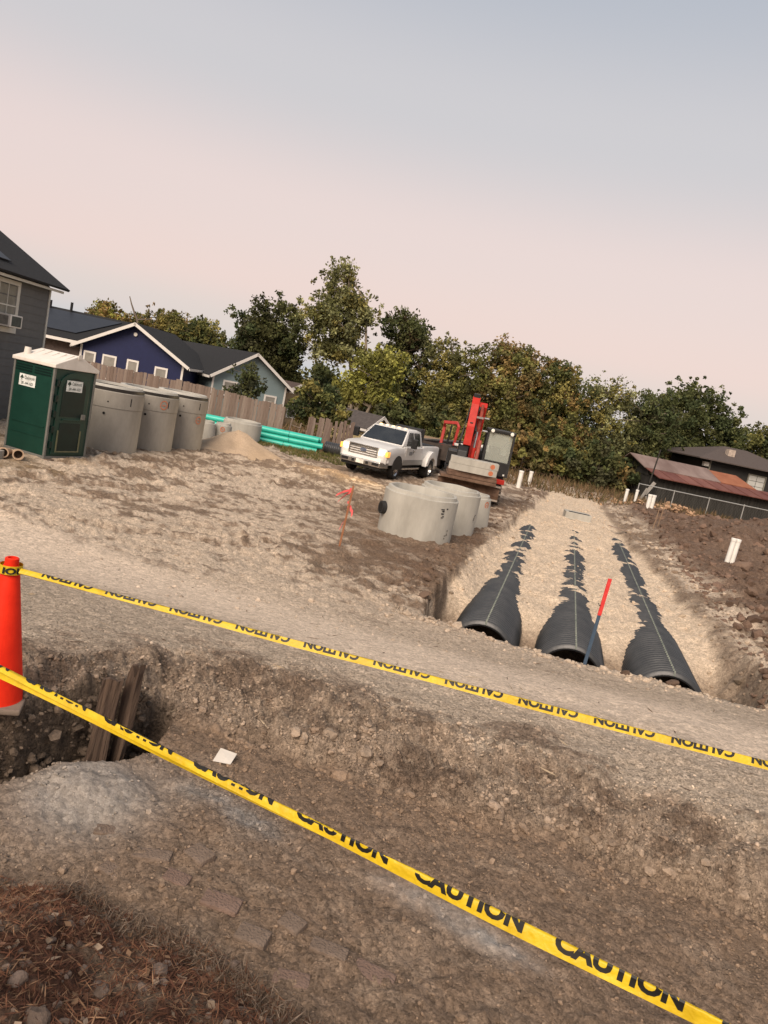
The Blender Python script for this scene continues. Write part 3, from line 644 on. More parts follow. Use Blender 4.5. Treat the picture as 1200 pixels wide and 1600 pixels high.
# ================================================================== things in and by the pit
OLDW = mat('rotten_wood', (.055, .036, .026), .9, (.12, .080, .055), 3, bump=.6, bscale=18, stretch=(6, 6, .6), detail=8)
def board(x, y, z0, z1, wd, th_, rz, lean, label, jag):
    root = empty('broken_board', (x, y, z0), rz, label, 'board', 'broken boards in the pit corner'); h = z1-z0
    b = MB(); n = 7; top = [h-jag*abs(math.sin(2.3*i+wd*40)) for i in range(n)]
    for fy in (-th_/2, th_/2):
        for i in range(n):
            xx = -wd/2+wd*i/(n-1)
            for k_ in range(6): b.v.append((xx+(.006*math.sin(k_*2+i) if 0 < i < n-1 else .008*math.sin(k_*1.7+fy*99)), fy+.005*math.sin(3*i+k_), top[i]*k_/5))
    f_ = lambda s_, i, k_: s_*n*6+i*6+k_
    for i in range(n-1):
        for k_ in range(5):
            b.f.append((f_(0, i, k_), f_(0, i+1, k_), f_(0, i+1, k_+1), f_(0, i, k_+1))); b.f.append((f_(1, i, k_), f_(1, i, k_+1), f_(1, i+1, k_+1), f_(1, i+1, k_)))
        b.f.append((f_(0, i, 5), f_(0, i+1, 5), f_(1, i+1, 5), f_(1, i, 5)))
    for k_ in range(5):
        b.f.append((f_(0, 0, k_), f_(0, 0, k_+1), f_(1, 0, k_+1), f_(1, 0, k_))); b.f.append((f_(0, n-1, k_), f_(1, n-1, k_), f_(1, n-1, k_+1), f_(0, n-1, k_+1)))
    b.build('plank', OLDW, root); root.rotation_euler = (lean[0], lean[1], rz)
board(-1.60, 4.62, -.12, .90, .125, .04, R(18), (R(-3), R(4)), 'shorter dark rotten board standing left at the pit corner', .02)
board(-1.50, 4.78, .0, 1.02, .11, .045, R(-35), (R(-3), R(3)), 'taller dark rotten board with pointed top behind the shorter one', .14)
PAPER = mat('paper', (.50, .46, .40), .8, (.58, .54, .48), 5)
x, y = -.72, 4.72; q = MB(); pts_ = [(-.075, -.035, .0), (.05, -.05, .01), (.07, .03, .05), (-.05, .045, .06)]
q.v = [(a, b, c) for a, b, c in pts_]+[(a, b, c-.003) for a, b, c in pts_]; q.f = [(0, 1, 2, 3), (7, 6, 5, 4), (0, 4, 5, 1), (1, 5, 6, 2), (2, 6, 7, 3), (3, 7, 4, 0)]
tag(q.build('paper_scrap', PAPER, None, loc=(x, y, gz(x, y)+.012)), 'small white scrap of paper on the pit floor by the near tape', 'paper')
# half-buried bricks: pieces of the ground
BRICK = mat('dusty_brick', (.150, .108, .078), .95, (.215, .158, .118), 14, bump=.9, bscale=70, detail=8)
BRICK2 = mat('dusty_red_brick', (.160, .105, .078), .95, (.215, .145, .110), 14, bump=.9, bscale=70, detail=8)
bricks = [(-.84, 3.60, .3), (-.66, 3.45, .1), (-.60, 3.66, -.3), (-1.14, 3.78, .5), (-.40, 3.36, .15), (-.03, 3.30, -.2), (.17, 3.18, .1), (.40, 3.12, .0), (-1.0, 3.46, -.2), (-.2, 3.16, .05), (.02, 2.98, .3)]
bme = []
for k_ in range(3):
    b = MB().box((0, 0, 0), (.20-.02*k_, .10, .06)); o = b.build('brick', BRICK2 if k_ == 1 else BRICK, ground, bevel=.014); bme.append(o.data); bpy.data.objects.remove(o)
for i, (x, y, a) in enumerate(bricks):
    o = add_obj('brick', bme[i % 3], None, ground); o.scale = (random.uniform(.75, 1.15), random.uniform(.85, 1.2), 1); o.location = (x, y, gz(x, y)-.019+random.uniform(-.006, .006)); o.rotation_euler = (random.uniform(-.07, .07), random.uniform(-.07, .07), a-.28)

# ================================================================== portable toilet
GREEN = mat('dark_green_plastic', (.004, .030, .020), .45, (.006, .040, .027), 2.5, spec=.4)
GREEND = mat('dark_green_recess', (.002, .013, .010), .5)
GREYP = mat('grey_corner_post', (.13, .13, .115), .6, (.16, .155, .14), 6)
WHITEP = mat('cream_roof_plastic', (.62, .57, .50), .55, (.72, .67, .60), 5)
LABELW = mat('white_sticker', (.66, .68, .64), .6); DIRTY = mat('muddy_scuff', (.10, .11, .06), .8, (.16, .15, .09), 14)
ROOT = empty('portable_toilet', (-8.60, 18.22, gz(-8.6, 18.2)-.02), R(-20.9), 'dark green portable toilet with white roof and white stickers', 'portable toilet')
ROOT.scale = (1.09, 1.09, 1.03); hw = .59
MB().lohi((-hw, -hw, .10), (hw, hw, 2.14)).build('cabin_wall', GREEN, ROOT, bevel=.01)
MB().lohi((-hw-.02, -hw-.02, .0), (hw+.02, hw+.02, .098)).build('skid_base', GREYP, ROOT, bevel=.015)
for (a, b) in ((1, -1), (1, 1), (-1, -1), (-1, 1)): MB().lohi((a*(hw-.035), b*(hw-.035), .1), (a*(hw+.018), b*(hw+.018), 2.16)).build('corner_post', GREYP, ROOT, bevel=.012)
r_ = MB(); e0 = hw+.05      # roof: low gable, ridge along local x, front gable over the door
r_.v = [(-e0, -e0, 2.15), (e0, -e0, 2.15), (e0, e0, 2.15), (-e0, e0, 2.15), (-e0, -e0, 2.23), (e0, -e0, 2.23), (e0, e0, 2.23), (-e0, e0, 2.23), (-e0*.8, 0, 2.50), (e0, 0, 2.50)]
r_.f = [(0, 3, 2, 1), (0, 1, 5, 4), (3, 7, 6, 2), (4, 5, 9, 8), (6, 7, 8, 9), (1, 2, 6, 9, 5), (0, 4, 8, 7, 3)]
rf = r_.build('roof', WHITEP, ROOT, bevel=.015)
for k_ in range(5):
    xx = -.42+.22*k_; b = MB(); b.hexa([(xx, -.50, 2.263), (xx+.10, -.50, 2.263), (xx+.10, -.08, 2.472), (xx, -.08, 2.472), (xx, -.50, 2.28), (xx+.10, -.50, 2.28), (xx+.10, -.08, 2.489), (xx, -.08, 2.489)]); b.build('roof_rib', WHITEP, rf)
MB().tube((-.45, -.42, 2.25), (-.45, -.42, 2.47), .085, .065, 14).build('vent_pipe', WHITEP, rf, True)
MB().lohi((e0+.002, -.05, 2.42), (e0+.02, .05, 2.53)).build('roof_cap', WHITEP, rf, bevel=.01)
# door on local +x
dr_ = MB(); ap = [(-.44, .14), (.44, .14), (.44, 1.72)]+[(.44*math.cos(t), 1.72+.38*math.sin(t)) for t in np.linspace(.1, math.pi-.1, 12)]+[(-.44, 1.72)]
dr_.prism(ap, 0, hw+.002, hw+.026); door = dr_.build('door', GREEN, ROOT, bevel=.006)
ap2 = [(-.33, 1.05), (.33, 1.05), (.33, 1.70)]+[(.33*math.cos(t), 1.70+.27*math.sin(t)) for t in np.linspace(.1, math.pi-.1, 10)]+[(-.33, 1.70)]
MB().prism(ap2, 0, hw+.027, hw+.032).build('door_panel', GREEND, door)
MB().lohi((hw+.027, -.30, .22), (hw+.034, .30, .90)).build('door_panel', GREEND, door, bevel=.004)
MB().lohi((hw+.027, -.34, .2), (hw+.045, -.31, .72)).lohi((hw+.027, -.309, .2), (hw+.045, .309, .23)).lohi((hw+.027, .31, .2), (hw+.045, .34, .72)).build('scuffed_trim', DIRTY, door)
MB().lohi((hw+.028, .28, 1.0), (hw+.07, .38, 1.13)).build('door_latch', GREYP, door, bevel=.01)
MB().lohi((hw+.028, -.25, .96), (hw+.05, .28, 1.0)).build('door_rail', GREEN, door, bevel=.008)
for k_ in range(5): MB().lohi((hw+.003, -.52, .3+.36*k_), (hw+.045, -.46, .46+.36*k_)).build('hinge', GREEND, ROOT, bevel=.006)
for sx_ in (-.30, .26):
    for k_ in range(3): MB().lohi((sx_-.24, -hw-.004, 1.93+.06*k_), (sx_+.24, -hw-.012, 1.96+.06*k_)).build('vent_slot', GREEND, ROOT)
MB().lohi((-.48, -hw-.003, .74), (.48, -hw-.012, .77)).build('side_rib', GREEN, ROOT); MB().lohi((-.48, -hw-.003, .5), (.48, -hw-.012, .52)).build('side_rib', GREEN, ROOT)
def sticker(o_, xd, wd, ht):
    yd = Vector((0, 0, 1)); nd = Vector(xd).cross(yd); o_ = Vector(o_); b = MB()
    p_ = [o_-Vector(xd)*wd/2-yd*ht/2, o_+Vector(xd)*wd/2-yd*ht/2, o_+Vector(xd)*wd/2+yd*ht/2, o_-Vector(xd)*wd/2+yd*ht/2]
    b.hexa([*p_, *[q_+nd*.003 for q_ in p_]]); st_ = b.build('sticker', LABELW, ROOT)
    INKG = mat('dark_print', (.03, .045, .035), .7)
    o2 = o_+nd*.0042
    lettering('name_print', 'Oakmont', .11, wd*.62, INKG, st_, basis(o2-Vector(xd)*wd*.18+yd*ht*.08, xd, yd), .001)
    lettering('phone_print', '281-444-1623', .09, wd*.74, INKG, st_, basis(o2-Vector(xd)*wd*.36-yd*ht*.38, xd, yd), .002)
    b = MB(); c = o2-Vector(xd)*wd*.34+yd*ht*.10
    pts = [(-.045, 0), (-.052, .025), (-.035, .05), (-.022, .062), (0, .088), (.022, .064), (.034, .05), (.052, .025), (.045, 0), (.01, 0), (.012, -.03), (.03, -.035), (-.03, -.035), (-.012, -.03), (-.01, 0)]
    b.v = [tuple(c+Vector(xd)*a+yd*z_) for a, z_ in pts]; b.f = [tuple(range(len(pts)))]; b.build('tree_emblem', INKG, st_)
sticker((-.16, -hw-.004, 1.72), (1, 0, 0), .48, .27); sticker((hw+.034, -.02, 1.78), (0, 1, 0), .46, .26)
for yy in (-.5, .5): MB().lohi((hw-.05, yy-.1, -.05), (hw+.12, yy+.1, .04)).build('foot_block', mat('foot_wood', (.16, .11, .08), .9), ROOT)
# tan clay fittings and a block left of the toilet
CLAY = mat('tan_clay', (.36, .25, .165), .8, (.44, .32, .22), 5)
def fitting(x, y, a, label, L_=.42, r0=.10):
    root = empty('clay_pipe', (x, y, gz(x, y)+r0*.9), a, label, 'clay pipe', 'tan clay pipe fittings'); root.rotation_euler = (0, R(-4), a)
    q = MB(); pf = [(r0*.8, -L_/2), (r0*.8, L_*.2), (r0*1.05, L_*.26), (r0*1.08, L_/2), (r0*.85, L_/2), (r0*.72, L_*.2), (r0*.62, -L_/2)]
    q.lathe(pf, 20, close=True); q.v = [(vz, vy, vx) for vx, vy, vz in q.v]; q.build('hub_and_barrel', CLAY, root, True)
    q = MB(); q.tube((L_*.22, 0, 0), (L_*.23, 0, 0), r0*.74, r0*.74, 16); q.build('dark_bore', mat('bore', (.05, .035, .025), .9), root)
fitting(-8.50, 16.72, R(-62), 'right tan clay pipe fitting lying before the portable toilet', .50, .115); fitting(-8.78, 16.70, R(-75), 'left tan clay pipe fitting beside the grey block', .46, .11); fitting(-8.85, 17.05, R(-20), 'tan clay pipe lying across behind the other two', .6, .09)
tag(MB().lohi((-.12, -.2, 0), (.12, .2, .22)).build('concrete_block', CONC, None, bevel=.02, loc=(-8.83, 16.32, gz(-8.8, 16.3)-.03)), 'grey concrete block at the left edge beside clay pipes', 'concrete block')

# ================================================================== wooden fence
PICK = [mat('weathered_picket_%d' % i, c, .9, d, 4.0, bump=.3, bscale=25, stretch=(5, 5, .5)) for i, (c, d) in enumerate([((.15, .108, .085), (.26, .195, .155)), ((.125, .088, .068), (.22, .16, .125)), ((.18, .135, .105), (.29, .225, .18))])]
def fence(pts, label, h=1.85, gap=.1395, skip=(), jitter=.03):
    P = [Vector(p) for p in pts]; root = empty('wooden_fence', (P[0].x, P[0].y, 0), 0, label, 'fence', 'weathered board fences')
    meshes = []
    for k_ in range(3):
        hh = h*(1+.01*(k_-1)); b = MB().prism([(-.068, 0), (.068, 0), (.068, hh-.01), (.06, hh), (-.06, hh), (-.068, hh-.008)], 1, -.009, .009); o = b.build('picket', PICK[k_], root); meshes.append(o.data); bpy.data.objects.remove(o)
    n = 0
    for A, B in zip(P[:-1], P[1:]):
        d = B-A; L_ = d.xy.length; a = math.atan2(d.y, d.x); c = int(L_/gap)
        for i in range(c):
            q = A+d*((i+.5)/c); n += 1
            if n in skip: continue
            o = add_obj('picket', random.choice(meshes), None, root); o.location = (q.x-P[0].x, q.y-P[0].y, q.z-.06+random.uniform(-jitter, jitter)); o.rotation_euler = (random.uniform(-.01, .01), random.uniform(-.012, .012)*jitter/.03, a)
        for zz in (.35, h-.35):
            nd = Vector((d.y, -d.x, 0)).normalized()*-.03; b = MB(); M0 = A+nd+Vector((0, 0, zz)); M1 = B+nd+Vector((0, 0, zz)); b.box((M0+M1)/2-Vector((P[0].x, P[0].y, 0)), (L_, .035, .085), (0, -math.atan2(d.z, L_), a)); b.build('rail', PICK[1], root)
        for i in range(int(L_/2.4)+1):
            q = A+d*min(1, i*2.4/L_)+Vector((d.y, -d.x, 0)).normalized()*-.10; MB().lohi((q.x-P[0].x-.045, q.y-P[0].y-.045, q.z-.1), (q.x-P[0].x+.045, q.y-P[0].y+.045, q.z+h-.1)).build('post', PICK[1], root)
fence([(-14.2, 32.2, 0), (-9.5, 33.1, -.02), (-5.35, 33.9, -.22)], 'long weathered board fence in front of the blue and teal houses', 1.98)
fence([(-4.35, 35.4, -.15), (-2.2, 36.3, -.15)], 'short leaning board fence behind the culvert left of the truck', 1.62, skip=(3, 9), jitter=.12)
# broken ladder-like gate in the gap
root = empty('broken_gate', (-4.95, 34.6, -.15), R(20), 'broken wooden gate leaning in the gap between the two fences', 'gate')
for k_, (a, b) in enumerate([((-.25, 0, 0), (-.1, .1, 1.35)), ((.2, 0, 0), (.35, .1, 1.2))]): MB().path([a, b], [.035, .03], 4).build('stile', PICK[2], root)
for k_ in range(4): MB().path([(-.22+.04*k_, .01, .2+.28*k_), (.24+.03*k_, .03, .12+.28*k_)], [.025, .025], 4).build('rung', PICK[2], root)

# ================================================================== houses
GREYS = mat('grey_siding', (.105, .105, .103), .7, (.125, .124, .121), 3); TRIM = mat('cream_trim', (.50, .48, .42), .7, (.57, .55, .49), 5)
SHING = mat('dark_shingle', (.012, .012, .013), .95, (.024, .024, .024), 18, bump=.4, bscale=30); SOLAR = mat('solar_panel', (.022, .025, .032), .5, (.028, .031, .038), 2, spec=.3)
BLUE = mat('navy_wall', (.008, .012, .050), .6, (.010, .015, .062), 4); TEALW = mat('teal_siding', (.16, .21, .215), .7, (.185, .24, .245), 30, stretch=(.05, .05, 1)); WHT = mat('white_trim', (.60, .57, .52), .6, (.66, .63, .58), 4)
PANE = mat('window_pane', (.20, .19, .165), .15, (.28, .265, .23), 2.5, spec=.6); PANED = mat('dark_window_pane', (.10, .10, .095), .12, (.16, .155, .14), 3, spec=.6)
def quadslab(mb, a, b, c, d, th_):
    a, b, c, d = map(Vector, (a, b, c, d)); n = (b-a).cross(d-a).normalized(); n = n if n.z > 0 else -n
    mb.hexa([a-n*th_, b-n*th_, c-n*th_, d-n*th_, a, b, c, d]); return mb
# grey house: its right wall runs away from us at the left edge
G = empty('grey_house', (-11.85, 24, 0), 0, 'grey lap-sided house with dark shingle roof at the left edge', 'house')
MB().lohi((-4.9, -11, 0), (-.02, 0, 4.28)).build('wall', GREYS, G)
Lb = 11
bd = MB().hexa([(-.018, -Lb, 0), (.012, -Lb, 0), (.012, -.07, 0), (-.018, -.07, 0), (-.018, -Lb, .236), (.0, -Lb, .236), (.0, -.07, .236), (-.018, -.07, .236)]).build('siding_board', GREYS, G)
for k_ in range(1, 18): o = add_obj('siding_board', bd.data, None, G); o.location.z = .238*k_
MB().lohi((-.05, -.068, 0), (.03, .03, 4.25)).build('corner_trim', TRIM, G)
pe = math.atan2(1.5, 2.75)
rf = quadslab(MB(), (.42, -11.4, 4.32), (.42, .45, 4.32), (-2.35, .45, 5.88), (-2.35, -11.4, 5.88), .07).build('roof', SHING, G)
quadslab(MB(), (-5.2, -11.4, 4.3), (-2.36, -11.4, 5.87), (-2.36, .45, 5.87), (-5.2, .45, 4.3), .07).build('roof', SHING, G)
MB().lohi((.26, -11.3, 4.16), (.30, .3, 4.235)).build('fascia', TRIM, rf); MB().prism([(-4.9, 4.28), (-.02, 4.28), (-2.35, 5.75)], 1, -.05, -.001).build('gable_wall', GREYS, G)
quadslab(MB(), (-.05, -9, 4.66), (-.05, -2.35, 4.66), (-1.65, -2.35, 5.56), (-1.65, -9, 5.56), .03).build('solar_panel', SOLAR, rf)
MB().tube((-1.5, -.9, 5.3), (-1.5, -.9, 5.72), .035, .035, 8).build('vent_pipe', SHING, rf)
wn_ = MB().lohi((.013, -3.55, 2.65), (.05, -1.85, 2.80)).lohi((.013, -3.55, 4.02), (.05, -1.85, 4.14)).lohi((.013, -2.0, 2.801), (.05, -1.85, 4.019)).lohi((.013, -3.55, 2.801), (.05, -3.4, 4.019)).build('window', TRIM, G)
for iy in range(3):
    for iz in range(4): MB().lohi((.014, -3.385+.465*iy, 2.82+.3*iz), (.022, -2.955+.465*iy, 3.09+.3*iz)).build('pane', PANE, wn_)
for iy in range(2): MB().lohi((.02, -2.95+.465*iy, 2.801), (.036, -2.925+.465*iy, 4.019)).build('muntin', TRIM, wn_)
MB().lohi((.02, -3.399, 3.40), (.04, -2.001, 3.44)).build('sash_rail', TRIM, wn_)
ac = empty('air_conditioner', (-11.79, 21.55, 2.82), 0, 'white window air conditioner in the grey house window', 'air conditioner')
MB().lohi((-.03, -.38, 0), (.32, .28, .36)).build('casing', WHT, ac, bevel=.02); MB().lohi((.321, -.30, .04), (.33, .2, .32)).build('grille', mat('ac_grille', (.05, .06, .055), .6), ac); MB().lohi((-.02, -.3, .05), (.26, -.385, .31)).build('side_vent', mat('ac_side', (.2, .19, .17), .6), ac)

def gable_house(name, label, c, a, hw_, L_, eave, apex, wallm, roofm, over=.35, wins=(), trimw=.16):
    # local +x along gable wall, local +y = into the house along the ridge; gable wall at y=0
    r0 = empty(name, c, a, label, 'house')
    MB().prism([(-hw_, -.3), (hw_, -.3), (hw_, eave), (0, apex-.12), (-hw_, eave)], 1, 0, L_).build('wall', wallm, r0)
    k_ = (apex-eave)/hw_; eo = hw_+over; ez = eave-over*k_
    for s_ in (-1, 1):
        rf_ = quadslab(MB(), (s_*eo, -over, ez), (0, -over, apex), (0, L_+over, apex), (s_*eo, L_+over, ez), .09).build('roof', roofm, r0)
        quadslab(MB(), (s_*eo, -over-.035, ez+.012), (0, -over-.035, apex+.012), (0, -over-.002, apex+.012), (s_*eo, -over-.002, ez+.012), trimw).build('barge_board', WHT, rf_)
        b = MB().lohi((s_*(eo-.01), -over, ez-.16), (s_*(eo+.025), L_+over, ez-.03)); b.build('fascia', WHT, rf_)
        MB().lohi((s_*(hw_-.09), -.02, -.3), (s_*(hw_+.02), .0-.004, eave-.1)).build('corner_trim', WHT, r0)
    for (x0, x1, z0, z1) in wins:
        w_ = MB().lohi((x0, -.05, z0), (x0+.09, -.003, z1)).lohi((x1-.09, -.05, z0), (x1, -.003, z1)).lohi((x0+.091, -.05, z1-.1), (x1-.091, -.003, z1)).lohi((x0+.091, -.05, z0), (x1-.091, -.003, z0+.08)).build('window', WHT, r0)
        MB().lohi((x0+.092, -.025, z0+.081), (x1-.092, -.004, (z0+z1)/2)).build('pane', PANED, w_); MB().lohi((x0+.092, -.035, (z0+z1)/2+.03), (x1-.092, -.004, z1-.101)).build('pane', PANE, w_)
        MB().lohi((x0+.092, -.04, (z0+z1)/2), (x1-.092, -.004, (z0+z1)/2+.029)).build('sash_rail', WHT, w_)
    return r0
B = gable_house('blue_house', 'navy blue gabled house with white trim behind the fence', (-14.9, 40, 0), R(4), 2.75, 8, 2.62, 4.15, BLUE, SHING, .4, [(-2.55, -1.9, .9, 2.2), (-1.55, -.8, .9, 2.2), (-.25, .38, .9, 2.2), (1.25, 1.95, .9, 2.12)])
wl = MB().lohi((-9.5, 1.2, -.3), (-2.76, 9, 2.55)); wl.build('garage_wall', mat('garage_wall', (.10, .075, .065), .8), B)
rfm = quadslab(MB(), (-10, .55, 2.62), (-2.2, .55, 2.62), (-.6, 4.6, 4.22), (-10, 4.6, 4.22), .1).build('main_roof', SHING, B)
MB().lohi((-10, .50, 2.42), (-2.9, .548, 2.58)).build('fascia', WHT, rfm); quadslab(MB(), (-9, 1.3, 2.99), (-3.6, 1.3, 2.99), (-2.1, 4.1, 4.09), (-9, 4.1, 4.09), .04).build('solar_panel', SOLAR, rfm)
quadslab(MB(), (-10, 8.6, 2.6), (-10, 4.6, 4.22), (-.6, 4.6, 4.22), (-.6, 8.6, 2.6), .1).build('main_roof', SHING, B)
for xx, hh in ((-6.3, .35), (-5.1, .45)): MB().tube((xx, 4.2, 4.0), (xx, 4.2, 4.2+hh), .08, .08, 8).build('vent_pipe', SHING, rfm)
MB().tube((.0, -.03, 3.55), (.0, -.07, 3.55), .10, .10, 12).build('gable_lamp', WHT, B, True)
gable_house('teal_house', 'pale teal house with dark roof and white rake trim beyond the fence', (-9.25, 44.0, 0), R(36), 2.35, 13, 2.45, 3.98, TEALW, SHING, .35, [(-1.7, -.8, 1.2, 2.1), (1.0, 1.8, .9, 1.7)])
gable_house('tan_house', 'low tan house with brown roof seen past the fence end', (-6.9, 47.0, -.5), R(48), 1.9, 7, 2.3, 3.25, mat('tan_wall', (.36, .27, .16), .8), mat('brown_roof', (.055, .040, .034), .9, (.085, .06, .05), 12), .4, [(-.6, .2, 1.0, 1.9)])
gable_house('yellow_shed', 'small pale yellow shed with grey roof behind the white truck', (-1.3, 43.5, -.5), R(50), 1.0, 4.0, 1.7, 2.4, mat('yellow_wall', (.38, .31, .16), .8), mat('grey_roof', (.07, .06, .055), .9), .25, [])
MB_ = MB().lohi((0, 0, 0), (4.2, .05, 1.45)); tag(MB_.build('tan_panel_wall', mat('tan_panel', (.21, .155, .10), .85, (.27, .20, .135), 2), None, loc=(-.9, 41.2, -.05)), 'long low tan wall behind the white truck roof', 'wall')

# ================================================================== barn and dark house, right
RUST = mat('rusty_red_roof', (.105, .032, .024), .75, (.20, .085, .062), 1.0, bump=.2, bscale=12, stretch=(1, .4, .4), detail=8); RUSTG = mat('grey_rust_roof', (.13, .085, .07), .75, (.24, .18, .155), .8, stretch=(1, .4, .4)); RUSTO = mat('orange_rust_roof', (.22, .075, .035), .75, (.30, .12, .06), 1.5)
DWALL = mat('dark_board_wall', (.020, .019, .016), .9, (.045, .042, .036), 1.2, bump=.3, stretch=(6, 6, .4)); DW2 = mat('dark_house_wall', (.022, .022, .020), .85, (.032, .031, .028), 3)
Bn = empty('old_barn', (15.9, 45.0, 0), R(9), 'long low barn with rusty red metal roof and dark walls', 'barn')
MB().lohi((0, 0, -.3), (13, 5, 1.62)).build('wall', DWALL, Bn)
for k_ in range(42): MB().lohi((.02+.31*k_, -.022, -.2), (.30+.31*k_, -.002, 1.60+.0)).build('wall_board', DWALL, Bn)
rA = quadslab(MB(), (-.3, -.5, 1.66), (13.2, -.5, 1.66), (13.2, 1.6, 2.05), (-.25, 1.6, 2.05), .05).build('lean_to_roof', RUST, Bn)
quadslab(MB(), (-.35, 1.45, 2.06), (4.9, 1.45, 2.06), (4.9, 3.4, 2.74), (-.6, 3.4, 2.74), .05).build('upper_roof', RUSTG, Bn); quadslab(MB(), (4.92, 1.45, 2.062), (7.4, 1.45, 2.062), (6.9, 3.2, 2.66), (4.92, 3.2, 2.66), .05).build('upper_roof', RUSTO, Bn)
quadslab(MB(), (-.6, 3.42, 2.73), (6.9, 3.42, 2.6), (6.9, 5.6, 1.7), (-.6, 5.6, 1.7), .05).build('upper_roof', RUSTG, Bn)
MB().prism([(1.4, 1.6), (5.0, 1.6), (3.4, 2.66), (1.6, 2.03)], 0, -.05, .05).build('gable_wall', DWALL, Bn)
for k_ in range(13): quadslab(MB(), (.6+1.0*k_, -.5, 1.685), (.64+1.0*k_, -.5, 1.685), (.64+1.0*k_, 1.42, 2.045), (.6+1.0*k_, 1.42, 2.045), .02).build('roof_seam', RUST, rA)
PALE = mat('pale_sheet_metal', (.36, .34, .30), .6, (.46, .44, .40), 3)
for k_, (x0, z0, w_, h_, t_) in enumerate([(-.55, .9, .5, .9, .35), (-.9, .5, .35, .8, .2), (-.75, .2, .3, .45, -.3)]): MB().box((x0, -.2-.1*k_, z0), (w_*.5, .015, h_), (.25, t_, .2)).build('loose_sheet', PALE, Bn)
MB().path([(-.4, .3, 1.2), (-.3, .2, 3.3)], [.05, .04], 6).build('mast', DWALL, Bn)
Dh = empty('dark_house', (21.9, 53, 0), R(6), 'dark two-storey house with hipped roof behind the barn', 'house')
MB().lohi((0, 0, 0), (7, 6, 3.4)).build('wall', DW2, Dh)
r_ = MB(); r_.v = [(-1.2, -.7, 3.32), (7.6, -.7, 3.32), (7.6, 6.6, 3.32), (-1.2, 6.6, 3.32), (2.4, 3, 4.55), (4.2, 3, 4.55), (-1.2, -.7, 3.40), (7.6, -.7, 3.40), (7.6, 6.6, 3.40), (-1.2, 6.6, 3.40)]
r_.f = [(3, 2, 1, 0), (0, 1, 7, 6), (1, 2, 8, 7), (2, 3, 9, 8), (3, 0, 6, 9), (6, 7, 5, 4), (7, 8, 5), (8, 9, 4, 5), (9, 6, 4)]; rf = r_.build('roof', mat('brown_shingle', (.065, .050, .044), .9, (.10, .08, .07), 12), Dh)
MB().lohi((1.6, .8, 3.7), (2.1, 1.3, 4.35)).build('chimney', mat('pale_chimney', (.4, .33, .27), .9), rf)
wn_ = MB().lohi((3.0, -.06, 1.3), (3.08, -.003, 2.95)).lohi((4.32, -.06, 1.3), (4.4, -.003, 2.95)).lohi((3.081, -.06, 2.87), (4.319, -.003, 2.95)).lohi((3.081, -.06, 1.3), (4.319, -.003, 1.38)).build('window', mat('olive_trim', (.2, .19, .15), .7), Dh)
for ix in range(2):
    for iz in range(4): MB().lohi((3.10+.62*ix, -.03, 1.40+.37*iz), (3.68+.62*ix, -.004, 1.74+.37*iz)).build('pane', mat('sky_pane', (.42, .42, .38), .1, (.5, .5, .46), 1.5, spec=.7), wn_)
MB().lohi((-.02, -.03, 0), (.1, -.003, 3.3)).build('corner_trim', mat('olive_trim', (.2, .19, .15), .7), Dh); MB().lohi((-.45, -.12, 2.85), (-.1, .2, 3.15)).build('wall_lamp', TRIM, Dh)
# chain-link fence before the barn
GALV = mat('galvanised_steel', (.30, .30, .28), .5, (.38, .38, .36), 6, metal=.3)
Cf = empty('chainlink_fence', (14.2, 43.2, 0), R(6), 'chain-link fence with pale top rail in front of the barn', 'fence')
MB().tube((0, 0, 1.12), (13.5, 0, 1.05), .03, .03, 8).build('top_rail', GALV, Cf)
for k_ in range(7): MB().tube((2.2*k_, 0, -.2), (2.2*k_, 0, 1.16), .03, .03, 8).build('post', GALV, Cf)
q = MB()
for k_ in range(90):
    for s_ in (-1, 1): x0 = .15*k_; q.tube((x0, .0, 0.02), (x0+s_*.5, .0, 1.08), .0022, .0022, 3, False)
tag(q.build('wire_mesh', mat('dark_wire', (.10, .10, .095), .6), Cf), kind='stuff')

# ================================================================== pickup truck
WPAINT = mat('white_truck_paint', (.60, .58, .54), .28, (.64, .62, .58), 2, spec=.5); SILV = mat('grey_lower_paint', (.20, .195, .18), .35, (.235, .23, .215), 3, spec=.5)
CHROME = mat('chrome', (.42, .41, .39), .2, (.52, .51, .49), 4, metal=.85); TYRE = mat('tyre_rubber', (.014, .013, .012), .85, (.03, .027, .024), 12); BLK = mat('black_trim', (.012, .012, .012), .5)
DGLASS = mat('tinted_glass', (.012, .014, .016), .06, (.03, .033, .034), 1.5, spec=.7); HEADL = emit_mat('lit_headlamp', (1.0, .80, .45), 3.2); MARKL = emit_mat('lit_marker_lamp', (1.0, .70, .30), 1.6); AMB = emit_mat('amber_indicator', (1.0, .42, .08), .7)
hd_ = math.atan2(-.934, -.358)
T = empty('pickup_truck', (-.17, 30.64, gz(-.2, 30.6)-.01), hd_, 'white dual-rear-wheel pickup truck with its headlights on', 'truck')
def loft(mb, st):
    k = len(mb.v); n = len(st[0][1])
    for x, sec in st: mb.v += [(x, a, b) for a, b in sec]
    for i in range(len(st)-1):
        for j in range(n): mb.f.append((k+i*n+j, k+i*n+(j+1) % n, k+(i+1)*n+(j+1) % n, k+(i+1)*n+j))
    mb.f.append(tuple(k+j for j in range(n-1, -1, -1))); mb.f.append(tuple(k+(len(st)-1)*n+j for j in range(n))); return mb
def sec(w_, z0, z1, r_=.10, cr_=.02): return [(-w_, z0), (w_, z0), (w_+.01, (z0+z1)/2), (w_, z1-r_), (w_-r_*.45, z1-r_*.3), (w_-r_*1.6, z1), (0, z1+cr_), (-w_+r_*1.6, z1), (-w_+r_*.45, z1-r_*.3), (-w_, z1-r_), (-w_-.01, (z0+z1)/2)]
